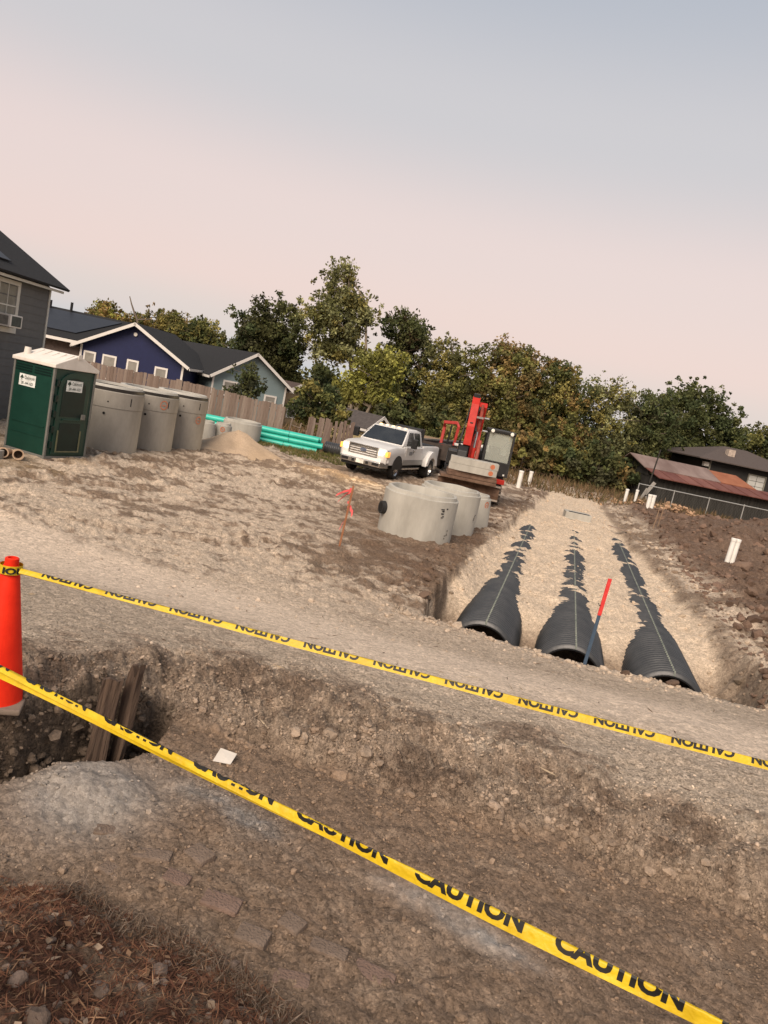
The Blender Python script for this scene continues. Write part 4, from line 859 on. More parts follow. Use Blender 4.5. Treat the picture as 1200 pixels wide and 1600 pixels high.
body = loft(MB(), [(2.98, sec(.86, .66, 1.06)), (2.90, sec(.95, .60, 1.16)), (2.5, sec(.99, .58, 1.24)), (1.9, sec(1.0, .58, 1.28)), (1.30, sec(1.0, .58, 1.30)), (1.25, sec(1.0, .58, 1.31, .05)), (-.93, sec(1.0, .58, 1.31, .05))]).build('body', WPAINT, T, True)
bed = loft(MB(), [(-.97, sec(.99, .60, 1.36, .05)), (-3.0, sec(.99, .60, 1.36, .05)), (-3.1, sec(.96, .62, 1.34, .05))]).build('bed', WPAINT, T, True)
MB().lohi((-2.98, -.82, 1.385), (-1.05, .82, 1.392)).build('bed_floor', BLK, bed)
cab = MB().hexa([(1.42, -.95, 1.30), (1.42, .95, 1.30), (-.92, .95, 1.30), (-.92, -.95, 1.30), (.62, -.76, 1.93), (.62, .76, 1.93), (-.80, .78, 1.93), (-.80, -.78, 1.93)]).build('cab', WPAINT, T, True, bevel=.05)
MB().hexa([(.60, -.70, 1.93), (.60, .70, 1.93), (-.75, .70, 1.93), (-.75, -.70, 1.93), (.40, -.60, 1.97), (.40, .60, 1.97), (-.65, .60, 1.97), (-.65, -.60, 1.97)]).build('roof_panel', WPAINT, cab, True, bevel=.015)
def gl(name, a, b, c, d, n_, m_=DGLASS, off=.012):
    a, b, c, d = [Vector(p)+Vector(n_).normalized()*off for p in (a, b, c, d)]; q = MB(); th_ = Vector(n_).normalized()*.01; q.hexa([a-th_, b-th_, c-th_, d-th_, a, b, c, d]); return q.build(name, m_, cab, bevel=.004)
gl('windshield', (1.36, -.87, 1.345), (1.36, .87, 1.345), (.67, .72, 1.885), (.67, -.72, 1.885), (.63, 0, .80))
for s_ in (-1, 1):
    nn = (0, s_*.96, .28)
    gl('side_window', (1.02, s_*.936, 1.345), (.16, s_*.936, 1.345), (.16, s_*.80, 1.80+.06), (.60, s_*.80, 1.86), nn); gl('side_window', (.06, s_*.936, 1.345), (-.62, s_*.936, 1.345), (-.58, s_*.80, 1.86), (.06, s_*.80, 1.86), nn)
    gl('rear_window', (-.91, -.7, 1.4), (-.91, .7, 1.4), (-.83, .65, 1.85), (-.83, -.65, 1.85), (-1, 0, .15)) if s_ > 0 else None
    dr = MB().lohi((.10, s_*1.012, .70), (1.12, s_*1.018, 1.28)).build('door', WPAINT, T, bevel=.004); MB().lohi((.18, s_*1.019, 1.12), (.36, s_*1.045, 1.17)).build('handle', CHROME, dr)
    MB().lohi((.42, s_*1.0185, .98), (.75, s_*1.0215, 1.13)).build('company_print', mat('grey_print', (.22, .22, .21), .7), dr); MB().lohi((.30, s_*1.0185, 1.02), (.36, s_*1.0215, 1.20)).build('dark_print', BLK, dr)
    MB().lohi((-.75, s_*1.012, .70), (.08, s_*1.018, 1.28)).build('rear_door', WPAINT, T, bevel=.004)
    MB().lohi((-1.0, s_*1.008, .585), (1.28, s_*1.024, .80)).build('lower_panel', SILV, T, bevel=.005)
    MB().lohi((-.9, s_*.86, .38), (1.1, s_*.98, .46)).build('running_board', CHROME, T, bevel=.02)
    mr = MB().lohi((1.02, s_*1.17, 1.30), (1.16, s_*1.40, 1.68)).build('mirror', BLK, T, bevel=.03); MB().lohi((1.05, s_*.97, 1.38), (1.10, s_*1.17, 1.42)).lohi((1.05, s_*.97, 1.5), (1.10, s_*1.17, 1.54)).build('mirror_arm', BLK, mr)
    # dually fender
    arc = [(-1.8+.72*math.cos(t), .44+.74*math.sin(t)) for t in np.linspace(0.12, math.pi-.12, 14)]+[(-2.48, .56), (-2.25, .56), *[(-1.8+.47*math.cos(t), .44+.47*math.sin(t)) for t in np.linspace(math.pi-.25, .25, 10)], (-1.34, .56), (-1.1, .56)]
    fe = MB().prism(arc, 1, s_*.99, s_*1.20).build('rear_fender', WPAINT, T, True, bevel=.03)
    ar = [(1.8+.52*math.cos(t), .44+.52*math.sin(t)) for t in np.linspace(-.05, math.pi+.05, 16)]; MB().prism(ar, 1, s_*1.004, s_*1.022).build('wheel_arch', BLK, T)
    MB().prism([(-1.8+.5*math.cos(t), .44+.5*math.sin(t)) for t in np.linspace(0, math.pi, 14)], 1, s_*.95, s_*1.03).build('wheel_arch', BLK, T)
    hl = MB().hexa([(2.94, s_*.62, .83), (2.93, s_*.93, .85), (2.80, s_*.97, .85), (2.80, s_*.62, .83), (2.94, s_*.62, 1.10), (2.90, s_*.93, 1.12), (2.77, s_*.97, 1.12), (2.80, s_*.62, 1.10)]).build('headlight', CHROME, T, bevel=.01)
    MB().hexa([(3.005, s_*.655, .90), (2.975, s_*.87, .91), (2.93, s_*.87, .91), (2.93, s_*.655, .90), (3.0, s_*.655, 1.08), (2.965, s_*.87, 1.09), (2.93, s_*.87, 1.09), (2.93, s_*.655, 1.08)]).build('lamp', HEADL, hl, bevel=.01)
    MB().lohi((2.70, s_*.885, .88), (2.955, s_*1.005, 1.08)).build('indicator', AMB, hl, bevel=.02)
    MB().lohi((3.10, s_*.50, .50), (3.135, s_*.78, .60)).build('fog_slot', BLK, T)
    for (xw, yw, dual) in ((1.8, .88, 0), (-1.8, 1.03, 1)):
        wh = empty('wheel', (xw, s_*yw, .40), 0); wh.parent = T
        def whl(y0, y1, nm, m_, pf): q = MB(); q.lathe(pf, 28, close=True); q.v = [(a, c, b) for a, b, c in q.v]; return q.build(nm, m_, wh, True)
        k0 = -.12 if not dual else -.30
        whl(0, 0, 'tyre', TYRE, [(.24, k0), (.37, k0), (.40, k0+.04), (.40, .09), (.375, .13), (.26, .13), (.24, .10)] if s_ > 0 else [(.24, -k0), (.37, -k0), (.40, -k0-.04), (.40, -.09), (.375, -.13), (.26, -.13), (.24, -.10)])
        dep = .02 if dual else .10
        q = MB(); q.lathe([(.0, s_*dep+s_*.04), (.09, s_*dep+s_*.03), (.10, s_*dep), (.21, s_*(dep-.03)), (.245, s_*.115)], 28); q.v = [(a, c, b) for a, b, c in q.v]; rim = q.build('rim', CHROME, wh, True)
        for k_ in range(8):
            t = 2*math.pi*k_/8; q = MB(); q.tube((.16*math.cos(t), s_*(dep-.015), .16*math.sin(t)), (.16*math.cos(t), s_*(dep-.005), .16*math.sin(t)), .028, .028, 8); q.build('rim_hole', BLK, rim)
gr_ = MB().lohi((2.93, -.60, .80), (3.02, .60, .83)).lohi((2.93, -.60, 1.12), (3.02, .60, 1.17)).lohi((2.93, -.60, .831), (3.02, -.555, 1.119)).lohi((2.93, .555, .831), (3.02, .60, 1.119)).build('grille', CHROME, T, bevel=.006)
MB().lohi((2.92, -.554, .832), (2.965, .554, 1.118)).build('grille_back', BLK, gr_)
for k_ in range(3): MB().lohi((2.966, -.553, .875+.085*k_), (3.005, .553, .918+.085*k_)).build('grille_bar', CHROME, gr_, bevel=.004)
q = MB(); q.v = [(3.012, .13*math.cos(t), .98+.055*math.sin(t)) for t in np.linspace(0, 2*math.pi, 20, endpoint=False)]; q.f = [tuple(range(20))]; q.v += [(3.004, a*1.12, .98+(c-.98)*1.18) for _, a, c in q.v[:20]]; q.f += [(i, (i+1) % 20, 20+(i+1) % 20, 20+i) for i in range(20)]
em = q.build('emblem', mat('emblem_blue', (.10, .12, .17), .4), gr_); lettering('emblem_print', 'Ford', .075, .17, CHROME, em, basis((3.0135, -.085, .957), (0, 1, 0), (0, 0, 1)))
MB().hexa([(3.12, -.80, .44), (3.12, .80, .44), (2.75, 1.02, .46), (2.75, -1.02, .46), (3.12, -.82, .64), (3.12, .82, .64), (2.75, 1.03, .66), (2.75, -1.03, .66)]).build('bumper', CHROME, T, bevel=.03)
MB().hexa([(3.10, -.81, .642), (3.10, .81, .642), (2.74, 1.02, .662), (2.74, -1.02, .662), (3.04, -.79, .77), (3.04, .79, .77), (2.74, 1.0, .80), (2.74, -1.0, .80)]).build('bumper_top', WPAINT, T, bevel=.02)
MB().lohi((2.7, -.8, .34), (3.05, .8, .438)).build('air_dam', BLK, T, bevel=.02); MB().lohi((-2.9, -.6, .35), (2.6, .6, .59)).build('chassis', BLK, T)
pl_ = MB().lohi((3.122, -.16, .47), (3.135, .16, .62)).build('licence_plate', mat('plate_white', (.7, .68, .6), .5), T); 
for s_ in (-1, 1): MB().lohi((3.121, s_*.24, .49), (3.14, s_*.34, .59)).build('tow_hook_slot', BLK, T)
for k_ in range(5): MB().hexa([(.52, -.54+.27*k_-.06, 1.95), (.52, -.54+.27*k_+.06, 1.95), (.36, -.54+.27*k_+.04, 1.965), (.36, -.54+.27*k_-.04, 1.965), (.48, -.54+.27*k_-.04, 2.0), (.48, -.54+.27*k_+.04, 2.0), (.38, -.54+.27*k_+.03, 1.995), (.38, -.54+.27*k_-.03, 1.995)]).build('marker_lamp', MARKL, T, bevel=.008)
for s_ in (-1, 1):
    hlgt = bpy.data.lights.new('headlamp_beam', 'SPOT'); hlgt.energy = 260; hlgt.color = (1, .72, .38); hlgt.spot_size = R(115); hlgt.spot_blend = .8; hlgt.shadow_soft_size = .08
    ho = bpy.data.objects.new('headlamp_beam', hlgt); col.objects.link(ho); ho.parent = T; ho.location = (3.03, s_*.76, 1.0); ho.rotation_euler = Vector((-1, 0, .03)).to_track_quat('Z', 'Y').to_euler()
# load in the bed: dark tank and toolbox
tk = empty('fuel_tank', (0, 0, 0), hd_, 'dark round fuel tank standing in the truck bed', 'tank'); tk.location = T.location+Matrix.Rotation(hd_, 3, 'Z') @ Vector((-1.5, 0, 1.40))
q = MB(); q.tube((0, -.6, .32), (0, .6, .32), .32, .32, 20); q.build('drum', mat('dark_tank', (.03, .028, .025), .6), tk, True, bevel=.03); MB().lohi((-.3, -.5, -.005), (.3, .5, .06)).build('cradle', BLK, tk)

# ================================================================== trailer with a red machine
DARKM = mat('dark_brown_steel', (.030, .024, .020), .75, (.065, .048, .038), 5, bump=.2); REDM = mat('faded_red_paint', (.30, .025, .020), .5, (.42, .045, .035), 4)
tp = Vector((3.0, 37.6, gz(3, 37.6))); TR = empty('gooseneck_trailer', tp, hd_, 'dark high-sided trailer parked behind the white truck', 'trailer')
MB().lohi((-4.4, -1.05, .78), (3.2, 1.05, .92)).build('deck', DARKM, TR, bevel=.01); MB().lohi((3.0, -.2, .5), (4.4, .2, 1.3)).build('hitch_neck', DARKM, TR, bevel=.03)
for s_ in (-1, 1):
    MB().lohi((-4.4, s_*1.05, .925), (3.2, s_*1.10, 1.48)).build('side_panel', DARKM, TR, bevel=.005); MB().lohi((-4.4, s_*1.03, 1.485), (3.2, s_*1.12, 1.56)).build('top_rail', mat('rail_grey', (.22, .21, .18), .6), TR)
    for k_ in range(7): MB().lohi((-4.3+1.2*k_, s_*1.101, .8), (-4.2+1.2*k_, s_*1.15, 1.50)).build('stake_post', DARKM, TR)
    for xw in (-1.6, -.6):
        q = MB(); q.lathe([(.15, -.12), (.38, -.12), (.40, -.08), (.40, .08), (.38, .12), (.15, .12)], 24, close=True); q.v = [(a+xw, c+s_*1.0, b+.40) for a, b, c in q.v]; q.build('wheel', TYRE, TR, True)
MB().lohi((3.205, -1.05, .8), (3.25, 1.05, 1.5)).build('front_panel', DARKM, TR); MB().lohi((3.0, -1.0, .93), (3.1, -.85, 2.0)).build('headboard_post', DARKM, TR)
MW = mat('whitish_junk', (.55, .53, .48), .7, (.65, .63, .58), 6)
for k_ in range(7):
    lx = 2.6-1.0*k_; a = tp+Matrix.Rotation(hd_, 3, 'Z') @ Vector((lx, .75, 1.56)); o_ = MB().box((0, 0, .06), (random.uniform(.25, .5), .22, .12), (0, 0, random.uniform(-.4, .4))).build('pale_bundle', MW, None, bevel=.03, loc=a)
    tag(o_, ['nearest', 'second nearest', 'third nearest', 'fourth nearest', 'fifth nearest', 'sixth nearest', 'farthest'][k_]+' small pale bundle on the trailer rail behind the truck', 'bundle', 'pale bundles along the trailer rail')
RM = empty('loader_arm', tp+Matrix.Rotation(hd_, 3, 'Z') @ Vector((1.1, -.25, .92)), hd_, 'red folded loader arm of a machine carried on the trailer', 'machine')
MB().lohi((-.5, -.35, 0), (.4, .35, .55)).build('base', DARKM, RM, bevel=.03)
MB().path([(-.1, -.36, .5), (-.2, -.38, 1.35), (.0, -.36, 1.58), (.05, .30, 1.66), (.12, .42, 1.5), (.1, .36, .55)], [.10, .10, .11, .11, .10, .08], 4).build('arm', REDM, RM, bevel=.02)
MB().path([(.1, .0, .5), (.05, .05, 1.5)], [.05, .05], 8).build('cylinder', BLK, RM); MB().lohi((.42, -.2, .1), (.5, .0, .5)).build('red_bracket', REDM, RM, bevel=.01)

# ================================================================== excavator
RED = mat('excavator_red', (.36, .016, .010), .5, (.48, .030, .018), 5, spec=.25); STEEL = mat('rusty_brown_steel', (.075, .042, .026), .8, (.16, .095, .06), 5, bump=.4, bscale=20); TRK = mat('muddy_track', (.045, .036, .028), .9, (.12, .095, .075), 6, bump=.4)
CABG = glass_mat('cab_glass', (.55, .58, .50), .28); BLKC = mat('black_cab_paint', (.012, .012, .012), .45, (.022, .021, .02), 3)
Ex = empty('excavator', (2.95, 27.6, gz(3, 27.6)-.03), R(-4), 'red excavator facing the camera with raised arm and black cab', 'excavator')
for s_ in (-1, 1):
    cx = s_*.86; tr = empty('track', (cx, .2, 0), 0); tr.parent = Ex
    n = 44; per = [];
    for k_ in range(n):
        u = k_/n*(2*2.0+2*math.pi*.34); 
        if u < 2.0: p_ = (-1.0+u, .02, 0)
        elif u < 2.0+math.pi*.34: t = (u-2.0)/.34; p_ = (1.0+.34*math.sin(t), .36-.34*math.cos(t), t)
        elif u < 4.0+math.pi*.34: p_ = (1.0-(u-2.0-math.pi*.34), .70, math.pi)
        else: t = (u-4.0-math.pi*.34)/.34; p_ = (-1.0-.34*math.sin(t), .36+.34*math.cos(t), math.pi+t)
        per.append(p_)
    sh = MB().box((0, 0, 0), (.46, .10, .035)).box((0, -.03, -.028), (.46, .022, .03)).build('track_shoe', TRK, tr); me_ = sh.data; bpy.data.objects.remove(sh)
    for (yy, zz, t) in per: o = add_obj('track_shoe', me_, None, tr); o.location = (0, yy, zz); o.rotation_euler = (t, 0, 0)
    MB().lohi((-.12, -1.0, .16), (.12, 1.0, .56)).build('track_frame', STEEL, tr, bevel=.03)
    for yy in (-1.0, -.4, .2, .75, 1.0): q = MB(); q.tube((-.17, yy, .36 if abs(yy) == 1 else .2), (.17, yy, .36 if abs(yy) == 1 else .2), .28 if abs(yy) == 1 else .13, None, 18); q.build('roller', STEEL, tr, True)
MB().lohi((-.62, -.7, .35), (.62, .9, .72)).build('car_body', STEEL, Ex, bevel=.03)
# dozer blade with arms, towards the camera (-y)
bl_ = MB(); bp_ = [(-1.66, .30), (-1.70, .42), (-1.66, .60), (-1.58, .72), (-1.50, .72), (-1.56, .6), (-1.58, .42), (-1.56, .30)]; bl_.prism(bp_, 0, -1.22, .98); bl = bl_.build('dozer_blade', STEEL, Ex, bevel=.01)
MB().lohi((-1.22, -1.74, .24), (.98, -1.60, .298)).build('cutting_edge', mat('worn_steel', (.25, .21, .17), .5, (.35, .3, .25), 6), bl); MB().lohi((-1.24, -1.69, .725), (1.0, -1.45, .775)).build('blade_lip', mat('worn_steel', (.25, .21, .17), .5), bl)
for xx in (-1.15, -.4, .35, .9): MB().prism([(-1.495, .32), (-1.2, .36), (-1.2, .5), (-1.495, .7)], 0, xx, xx+.05).build('blade_rib', STEEL, bl)
for s_ in (-1, 1): MB().path([(s_*.45, -1.5, .35), (s_*.42, -.2, .5)], [.10, .10], 4).build('blade_arm', STEEL, Ex)
q = MB(); q.tube((0, .2, .72), (0, .2, .88), .6, .6, 28); q.build('slew_ring', BLKC, Ex, True)
MB().prism([(-.75, -.75), (1.08, -.75), (1.12, 1.0), (.7, 1.45), (-.7, 1.45), (-1.1, 1.0), (-1.1, -.1)], 2, .885, 1.06).build('upper_deck', BLKC, Ex, bevel=.02)
MB().lohi((.15, -.95, .80), (1.14, -.755, .97)).build('deck_skirt', RED, Ex, bevel=.02)
MB().prism([(-1.08, .0), (.1, .0), (.1, 1.35), (-.7, 1.48), (-1.1, 1.05)], 2, 1.065, 1.62).build('engine_cover', BLKC, Ex, bevel=.05); MB().prism([(.105, .7), (1.1, .7), (1.1, 1.0), (.7, 1.44), (.105, 1.4)], 2, 1.065, 1.8).build('counterweight', BLKC, Ex, bevel=.05)
# cab on the right as we look
cb = empty('cab', (.68, -.12, 1.065), 0); cb.parent = Ex; x0, x1, y0, y1, zt = -.48, .48, -.72, .75, 1.55
for (a, b) in ((x0, y0), (x1, y0), (x0, y1), (x1, y1)): MB().path([(a, b, 0), (a*.98, b+(.10 if b < 0 else 0), zt)], [.055, .05], 4).build('pillar', BLKC, cb)
MB().lohi((x0-.04, y0+.02, zt-.03), (x1+.04, y1+.04, zt+.09)).build('cab_roof', BLKC, cb, bevel=.03); MB().lohi((x0, y0-.02, 0), (x1, y0+.03, .50)).build('front_lower_panel', BLKC, cb, bevel=.01); MB().lohi((x0+.002, y0+.04, 0), (x1-.002, y1, .06)).build('cab_floor', BLKC, cb)
MB().lohi((x0-.01, y0+.1, 0), (x0+.02, y1-.06, .62)).build('side_panel', BLKC, cb); MB().lohi((x1-.02, y0+.1, .0), (x1+.01, y1-.06, .55)).build('cab_door', BLKC, cb); MB().lohi((x0+.06, y1-.03, .0), (x1-.06, y1, .7)).build('rear_panel', BLKC, cb)
gp = MB().hexa([(x0+.06, y0+.03, .51), (x1-.06, y0+.03, .51), (x1-.06, y0+.045, .51), (x0+.06, y0+.045, .51), (x0+.06, y0+.10, zt-.04), (x1-.06, y0+.10, zt-.04), (x1-.06, y0+.115, zt-.04), (x0+.06, y0+.115, zt-.04)]).build('windscreen', CABG, cb)
MB().lohi((x0+.07, y1-.02, .71), (x1-.07, y1-.01, zt-.04)).build('rear_window', glass_mat('rear_glass', (.62, .66, .56), .6, .3), cb); MB().lohi((x1-.004, y0+.15, .56), (x1+.004, y1-.08, zt-.04)).build('door_window', CABG, cb)
MB().lohi((-.22, .1, .07), (.22, .5, .42)).lohi((-.2, .42, .43), (.16, .54, 1.0)).build('seat', BLK, cb, bevel=.04); MB().path([(-.30, -.45, .3), (-.24, -.35, .75), (-.30, -.3, 1.0)], [.03, .025, .05], 8).build('control_lever', BLK, cb); MB().path([(.12, -.62, .95), (.25, -.60, 1.25), (.33, -.60, 1.28)], [.012, .012, .012], 6).build('wiper', BLK, cb)
for xx in (-.34, .36): q = MB(); q.tube((xx, y0-.02, zt+.02), (xx, y0-.07, zt+.02), .06, .065, 14); q.build('work_lamp', mat('lamp_lens', (.7, .68, .6), .2, (.8, .78, .7), 5), cb, True, bevel=.008)
MB().lohi((x1-.14, y0-.06, .05), (x1-.08, y0-.021, .11)).build('marker', MW, cb)
# boom: from the deck up, then the arm folded in front
def beam(name, pts, wd, hts, m_, par, x):
    b = MB(); P = [Vector((0, *p_)) for p_ in pts]; vs = []
    for i, p_ in enumerate(P):
        d = (P[min(i+1, len(P)-1)]-P[max(i-1, 0)]).normalized(); n_ = Vector((0, -d.z, d.y)); h_ = hts[i]/2
        vs += [p_+n_*h_+Vector((x-wd/2, 0, 0)), p_+n_*h_+Vector((x+wd/2, 0, 0)), p_-n_*h_+Vector((x+wd/2, 0, 0)), p_-n_*h_+Vector((x-wd/2, 0, 0))]
    fs = [(4*i+j, 4*i+(j+1) % 4, 4*i+4+(j+1) % 4, 4*i+4+j) for i in range(len(P)-1) for j in range(4)]+[(3, 2, 1, 0), tuple(4*(len(P)-1)+j for j in range(4))]
    b.add(vs, fs); return b.build(name, m_, par, bevel=.015)
sb = MB().lohi((-.52, -1.05, .85), (-.02, -.70, 1.35)).build('swing_post', BLKC, Ex, bevel=.05)
boom = beam('boom', [(-.85, 1.25), (-.75, 1.9), (-.55, 2.55), (-.75, 3.15), (-1.0, 3.45)], .30, [.30, .36, .42, .34, .24], RED, Ex, -.20)
arm = beam('arm', [(-.85, 3.62), (-1.05, 3.35), (-1.30, 2.6), (-1.40, 1.95)], .27, [.26, .36, .30, .20], RED, Ex, -.48)
MB().path([(-.20, -1.12, 1.15), (-.20, -1.06, 1.9)], [.075, .075], 12).build('boom_cylinder', RED, boom, True); MB().path([(-.20, -1.06, 1.9), (-.20, -.95, 2.5)], [.04, .04], 10).build('cylinder_rod', CHROME, boom, True)
MB().path([(-.18, -.95, 2.5), (-.20, -1.18, 3.2), (-.22, -1.2, 3.45)], [.06, .06, .05], 10).build('arm_cylinder', mat('dusty_red', (.30, .07, .05), .6), arm, True)
MB().lohi((-.60, -1.0, 3.58), (-.36, -.78, 3.80)).build('arm_pivot', BLK, arm, bevel=.03)
for k_ in range(4): MB().path([(-.36-.04*k_, -.92, 1.3), (-.37-.03*k_, -1.15, 1.9), (-.34+.03*k_, -1.25-.03*k_, 2.5), (-.33-.02*k_, -1.2, 3.0), (-.32+.02*k_, -1.12, 3.35)], [.018]*5, 6).build('hose', BLK, boom)
for k_ in range(2): MB().path([(-.68-.05*k_, -1.35, 1.5), (-.72-.04*k_, -1.5, 2.1), (-.68, -1.35, 2.7), (-.63, -1.15, 3.3)], [.02]*4, 6).build('hose', BLK, arm)
bk = MB(); bk.prism([(-1.42, 1.95), (-1.62, 1.75), (-1.70, 1.35), (-1.45, 1.12), (-1.05, 1.05), (-1.0, 1.5), (-1.2, 1.9)], 0, -.74, -.40); bkt = bk.build('bucket', BLKC, Ex, bevel=.03)
for zz, xx in ((3.0, .02), (2.55, .05)): q = MB(); q.tube((xx-.08, -.9, zz), (xx+.10, -.9, zz), .035, .035, 10); q.build('pivot_pin', CHROME, boom, True)
MB().path([(-.05, -1.15, 1.2), (-.03, -1.0, 2.2)], [.07, .07], 10).build('boom_cylinder', mat('dusty_red', (.30, .07, .05), .6), boom, True)
MB().lohi((-.52, -1.10, 1.36), (.0, -.95, 1.52)).build('boom_bracket', RED, boom, bevel=.03)
MB().lohi((-.42, -1.42, 2.55), (-.54, -1.22, 2.78)).build('arm_bracket', BLK, arm, bevel=.02)
MB().lohi((-.36, -1.3, 2.95), (-.10, -1.12, 3.02)).build('hose_clamp', CHROME, boom)
MB().lohi((-.17, -1.05, 1.55), (-.06, -1.02, 1.8)).build('decal', mat('cream_decal', (.5, .42, .32), .6), boom)
# concrete slabs carried on steel plates over the blade
PLT = mat('rusty_plate', (.085, .05, .033), .85, (.17, .105, .07), 4, bump=.3)
bx_, by_, bz_ = 2.72, 25.75, gz(3, 27.6)-.03+.78
for k_, (w_, h_, nm) in enumerate([(1.95, .10, 'lowest'), (1.75, .10, 'middle'), (1.72, .09, 'top')]):
    z_ = bz_+[0, .112, .214][k_]
    tag(MB().lohi((-w_/2, -.30, 0), (w_/2, .55, h_)).build('steel_plate', PLT, None, bevel=.01, loc=(bx_-.1*(k_ == 0), by_+.02*k_, z_)), f'{nm} rusty steel plate of the pile under the concrete slabs', 'steel plate', 'rusty plates on the blade')
for k_ in range(2):
    r0 = empty('concrete_slab', (bx_+.02*k_, by_+.1, bz_+.306+.232*k_), R(-3), ('lower' if k_ == 0 else 'upper')+' pale concrete slab of the pair stacked before the excavator boom', 'concrete slab', 'stacked concrete slabs')
    MB().prism([(-.84, -.30), (-.5, -.46), (.5, -.46), (.84, -.30), (.84, .25), (-.84, .25)], 2, 0, .228).build('slab', CONC, r0, bevel=.012)
    q = MB(); q.v = [(.62+.085*math.cos(t), -.407-.0+(-.0), .115+.085*math.sin(t)) for t in np.linspace(0, 2*math.pi, 14, endpoint=False)]; q.v = [(a, -.46+(a-.5)*.4706-.006 if a > .5 else -.466, c) for a, b, c in q.v]; q.f = [tuple(range(14))]; q.build('spray_mark', OPAINT, r0)

# ================================================================== clods, pebbles, litter
rng = np.random.default_rng(11)
def ico(sub):
    bm = bmesh.new(); bmesh.ops.create_icosphere(bm, subdivisions=sub, radius=1); v = np.array([x_.co[:] for x_ in bm.verts]); f = np.array([[q_.index for q_ in p_.verts] for p_ in bm.faces]); bm.free(); return v, f
ICO1 = ico(1); ICO2 = ico(2)
def rot_rand(n):
    q = rng.normal(size=(n, 4)); q /= np.linalg.norm(q, axis=1)[:, None]; w_, x, y, z = q.T
    return np.stack([1-2*(y*y+z*z), 2*(x*y-z*w_), 2*(x*z+y*w_), 2*(x*y+z*w_), 1-2*(x*x+z*z), 2*(y*z-x*w_), 2*(x*z-y*w_), 2*(y*z+x*w_), 1-2*(x*x+y*y)], 1).reshape(n, 3, 3)
def rocks(name, label, xy, size, base=None, z=None, sink=.25, lvl=1, bright=(.75, 1.35), kind='stuff'):
    bv, bf = ICO1 if lvl == 1 else ICO2; n = len(xy); zz, M = terrain(xy[:, 0], xy[:, 1])
    C = ground_colour(xy[:, 0], xy[:, 1], zz, M) if base is None else np.tile(np.array(base), (n, 1))
    if z is not None: zz = z
    sc = size[:, None]*rng.uniform(.6, 1.15, (n, 3)); P = bv[None]*rng.uniform(.72, 1.15, (n, len(bv), 1))*sc[:, None, :]
    P = np.einsum('nij,nkj->nki', rot_rand(n), P); P[:, :, 2] *= .8
    P += np.stack([xy[:, 0], xy[:, 1], zz+size*(.5-sink)], 1)[:, None]
    F_ = (bf[None]+(np.arange(n)*len(bv))[:, None, None]).reshape(-1, 3); me = np_mesh(name, P.reshape(-1, 3), F_)
    CC = np.repeat(C*rng.uniform(*bright, (n, 1)), len(bv), 0); set_col(me, 'soil', CC)
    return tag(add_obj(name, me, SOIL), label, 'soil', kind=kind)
def in_trench_frame(s, t): return np.stack([PX+s*AX[0]+t*AX[1], PY+s*AX[1]-t*AX[0]], 1)
# spoil clods right of the trench
n = 5500; s_ = -1.5+38*rng.random(n)**1.5; t_ = 2.9+rng.random(n)**1.2*9; sz = .018+.045*rng.exponential(.8, n); sz = np.clip(sz, .02, .22)*(1+s_*.02)
rocks('spoil_clods', 'loose brown clods of the spoil heap', in_trench_frame(s_, t_), sz, base=(.155, .102, .073), bright=(.65, 1.3), sink=.5, lvl=1)
n = 2600; s_ = 1.2+26*rng.random(n)**1.3; t_ = rng.uniform(-2.4, 2.6, n); sz = np.clip(.006+.010*rng.exponential(.8, n), .006, .05)*(1+.04*s_)
rocks('sand_lumps', 'crumbly lumps over the pale trench fill', in_trench_frame(s_, t_), sz, bright=(.8, 1.15), sink=.55)
n = 1500; s_ = -1.7+34*rng.random(n)**1.4; sd_ = rng.integers(0, 2, n); t_ = np.where(sd_ == 0, -2.5+s_*.035-rng.normal(.25, .3, n), 2.95-s_*.04+rng.normal(.1, .3, n)); sz = np.clip(.015+.03*rng.exponential(.7, n), .012, .14)
rocks('trench_edge_clods', 'crumbled clods along the trench edges', in_trench_frame(s_, t_), sz, bright=(.55, 1.05), sink=.4)
n = 700; t_ = rng.uniform(-3, 6, n); s_ = -1.55+rng.normal(0, .16, n)-.12*np.exp(-((t_-.2)/.7)**2); sz = np.clip(.012+.022*rng.exponential(.7, n), .01, .09)
rocks('lip_clods', 'crumbled clods on the trench lip', in_trench_frame(s_, t_), sz, bright=(.7, 1.05), sink=.5)
# bank of the pit
n = 15000; x_ = rng.uniform(-2.2, 5.2, n); y_ = np.interp(x_, WX, WY)+rng.normal(.38, .40, n); x_ = x_+.5*fbm(x_*2, y_*2, 3, 101); sz = np.clip(.003+.0055*rng.exponential(.8, n), .003, .045)
rocks('bank_pebbles', 'loose pebbles and crumbs on the pit bank', np.stack([x_, y_], 1), sz, bright=(.75, 1.4), sink=.4)
n = 420; x_ = rng.uniform(-1.4, 5.0, n); y_ = np.interp(x_, WX, WY)+rng.normal(.03, .12, n); sz = np.clip(.008+.02*rng.exponential(.7, n), .008, .09)
rocks('bank_clods', 'broken clods along the pit wall', np.stack([x_, y_], 1), sz, bright=(.8, 1.35), lvl=2, sink=.6)
n = 4200; x_ = rng.uniform(-1.8, 3.6, n); y_ = rng.uniform(2.4, 5, n); ok = (y_ < np.interp(x_, WX, WY)-.05); sz = np.clip(.003+.0045*rng.exponential(.8, n), .003, .03)
rocks('pit_pebbles', 'pebbles scattered over the pit floor', np.stack([x_, y_], 1)[ok], sz[ok], bright=(.8, 1.5))
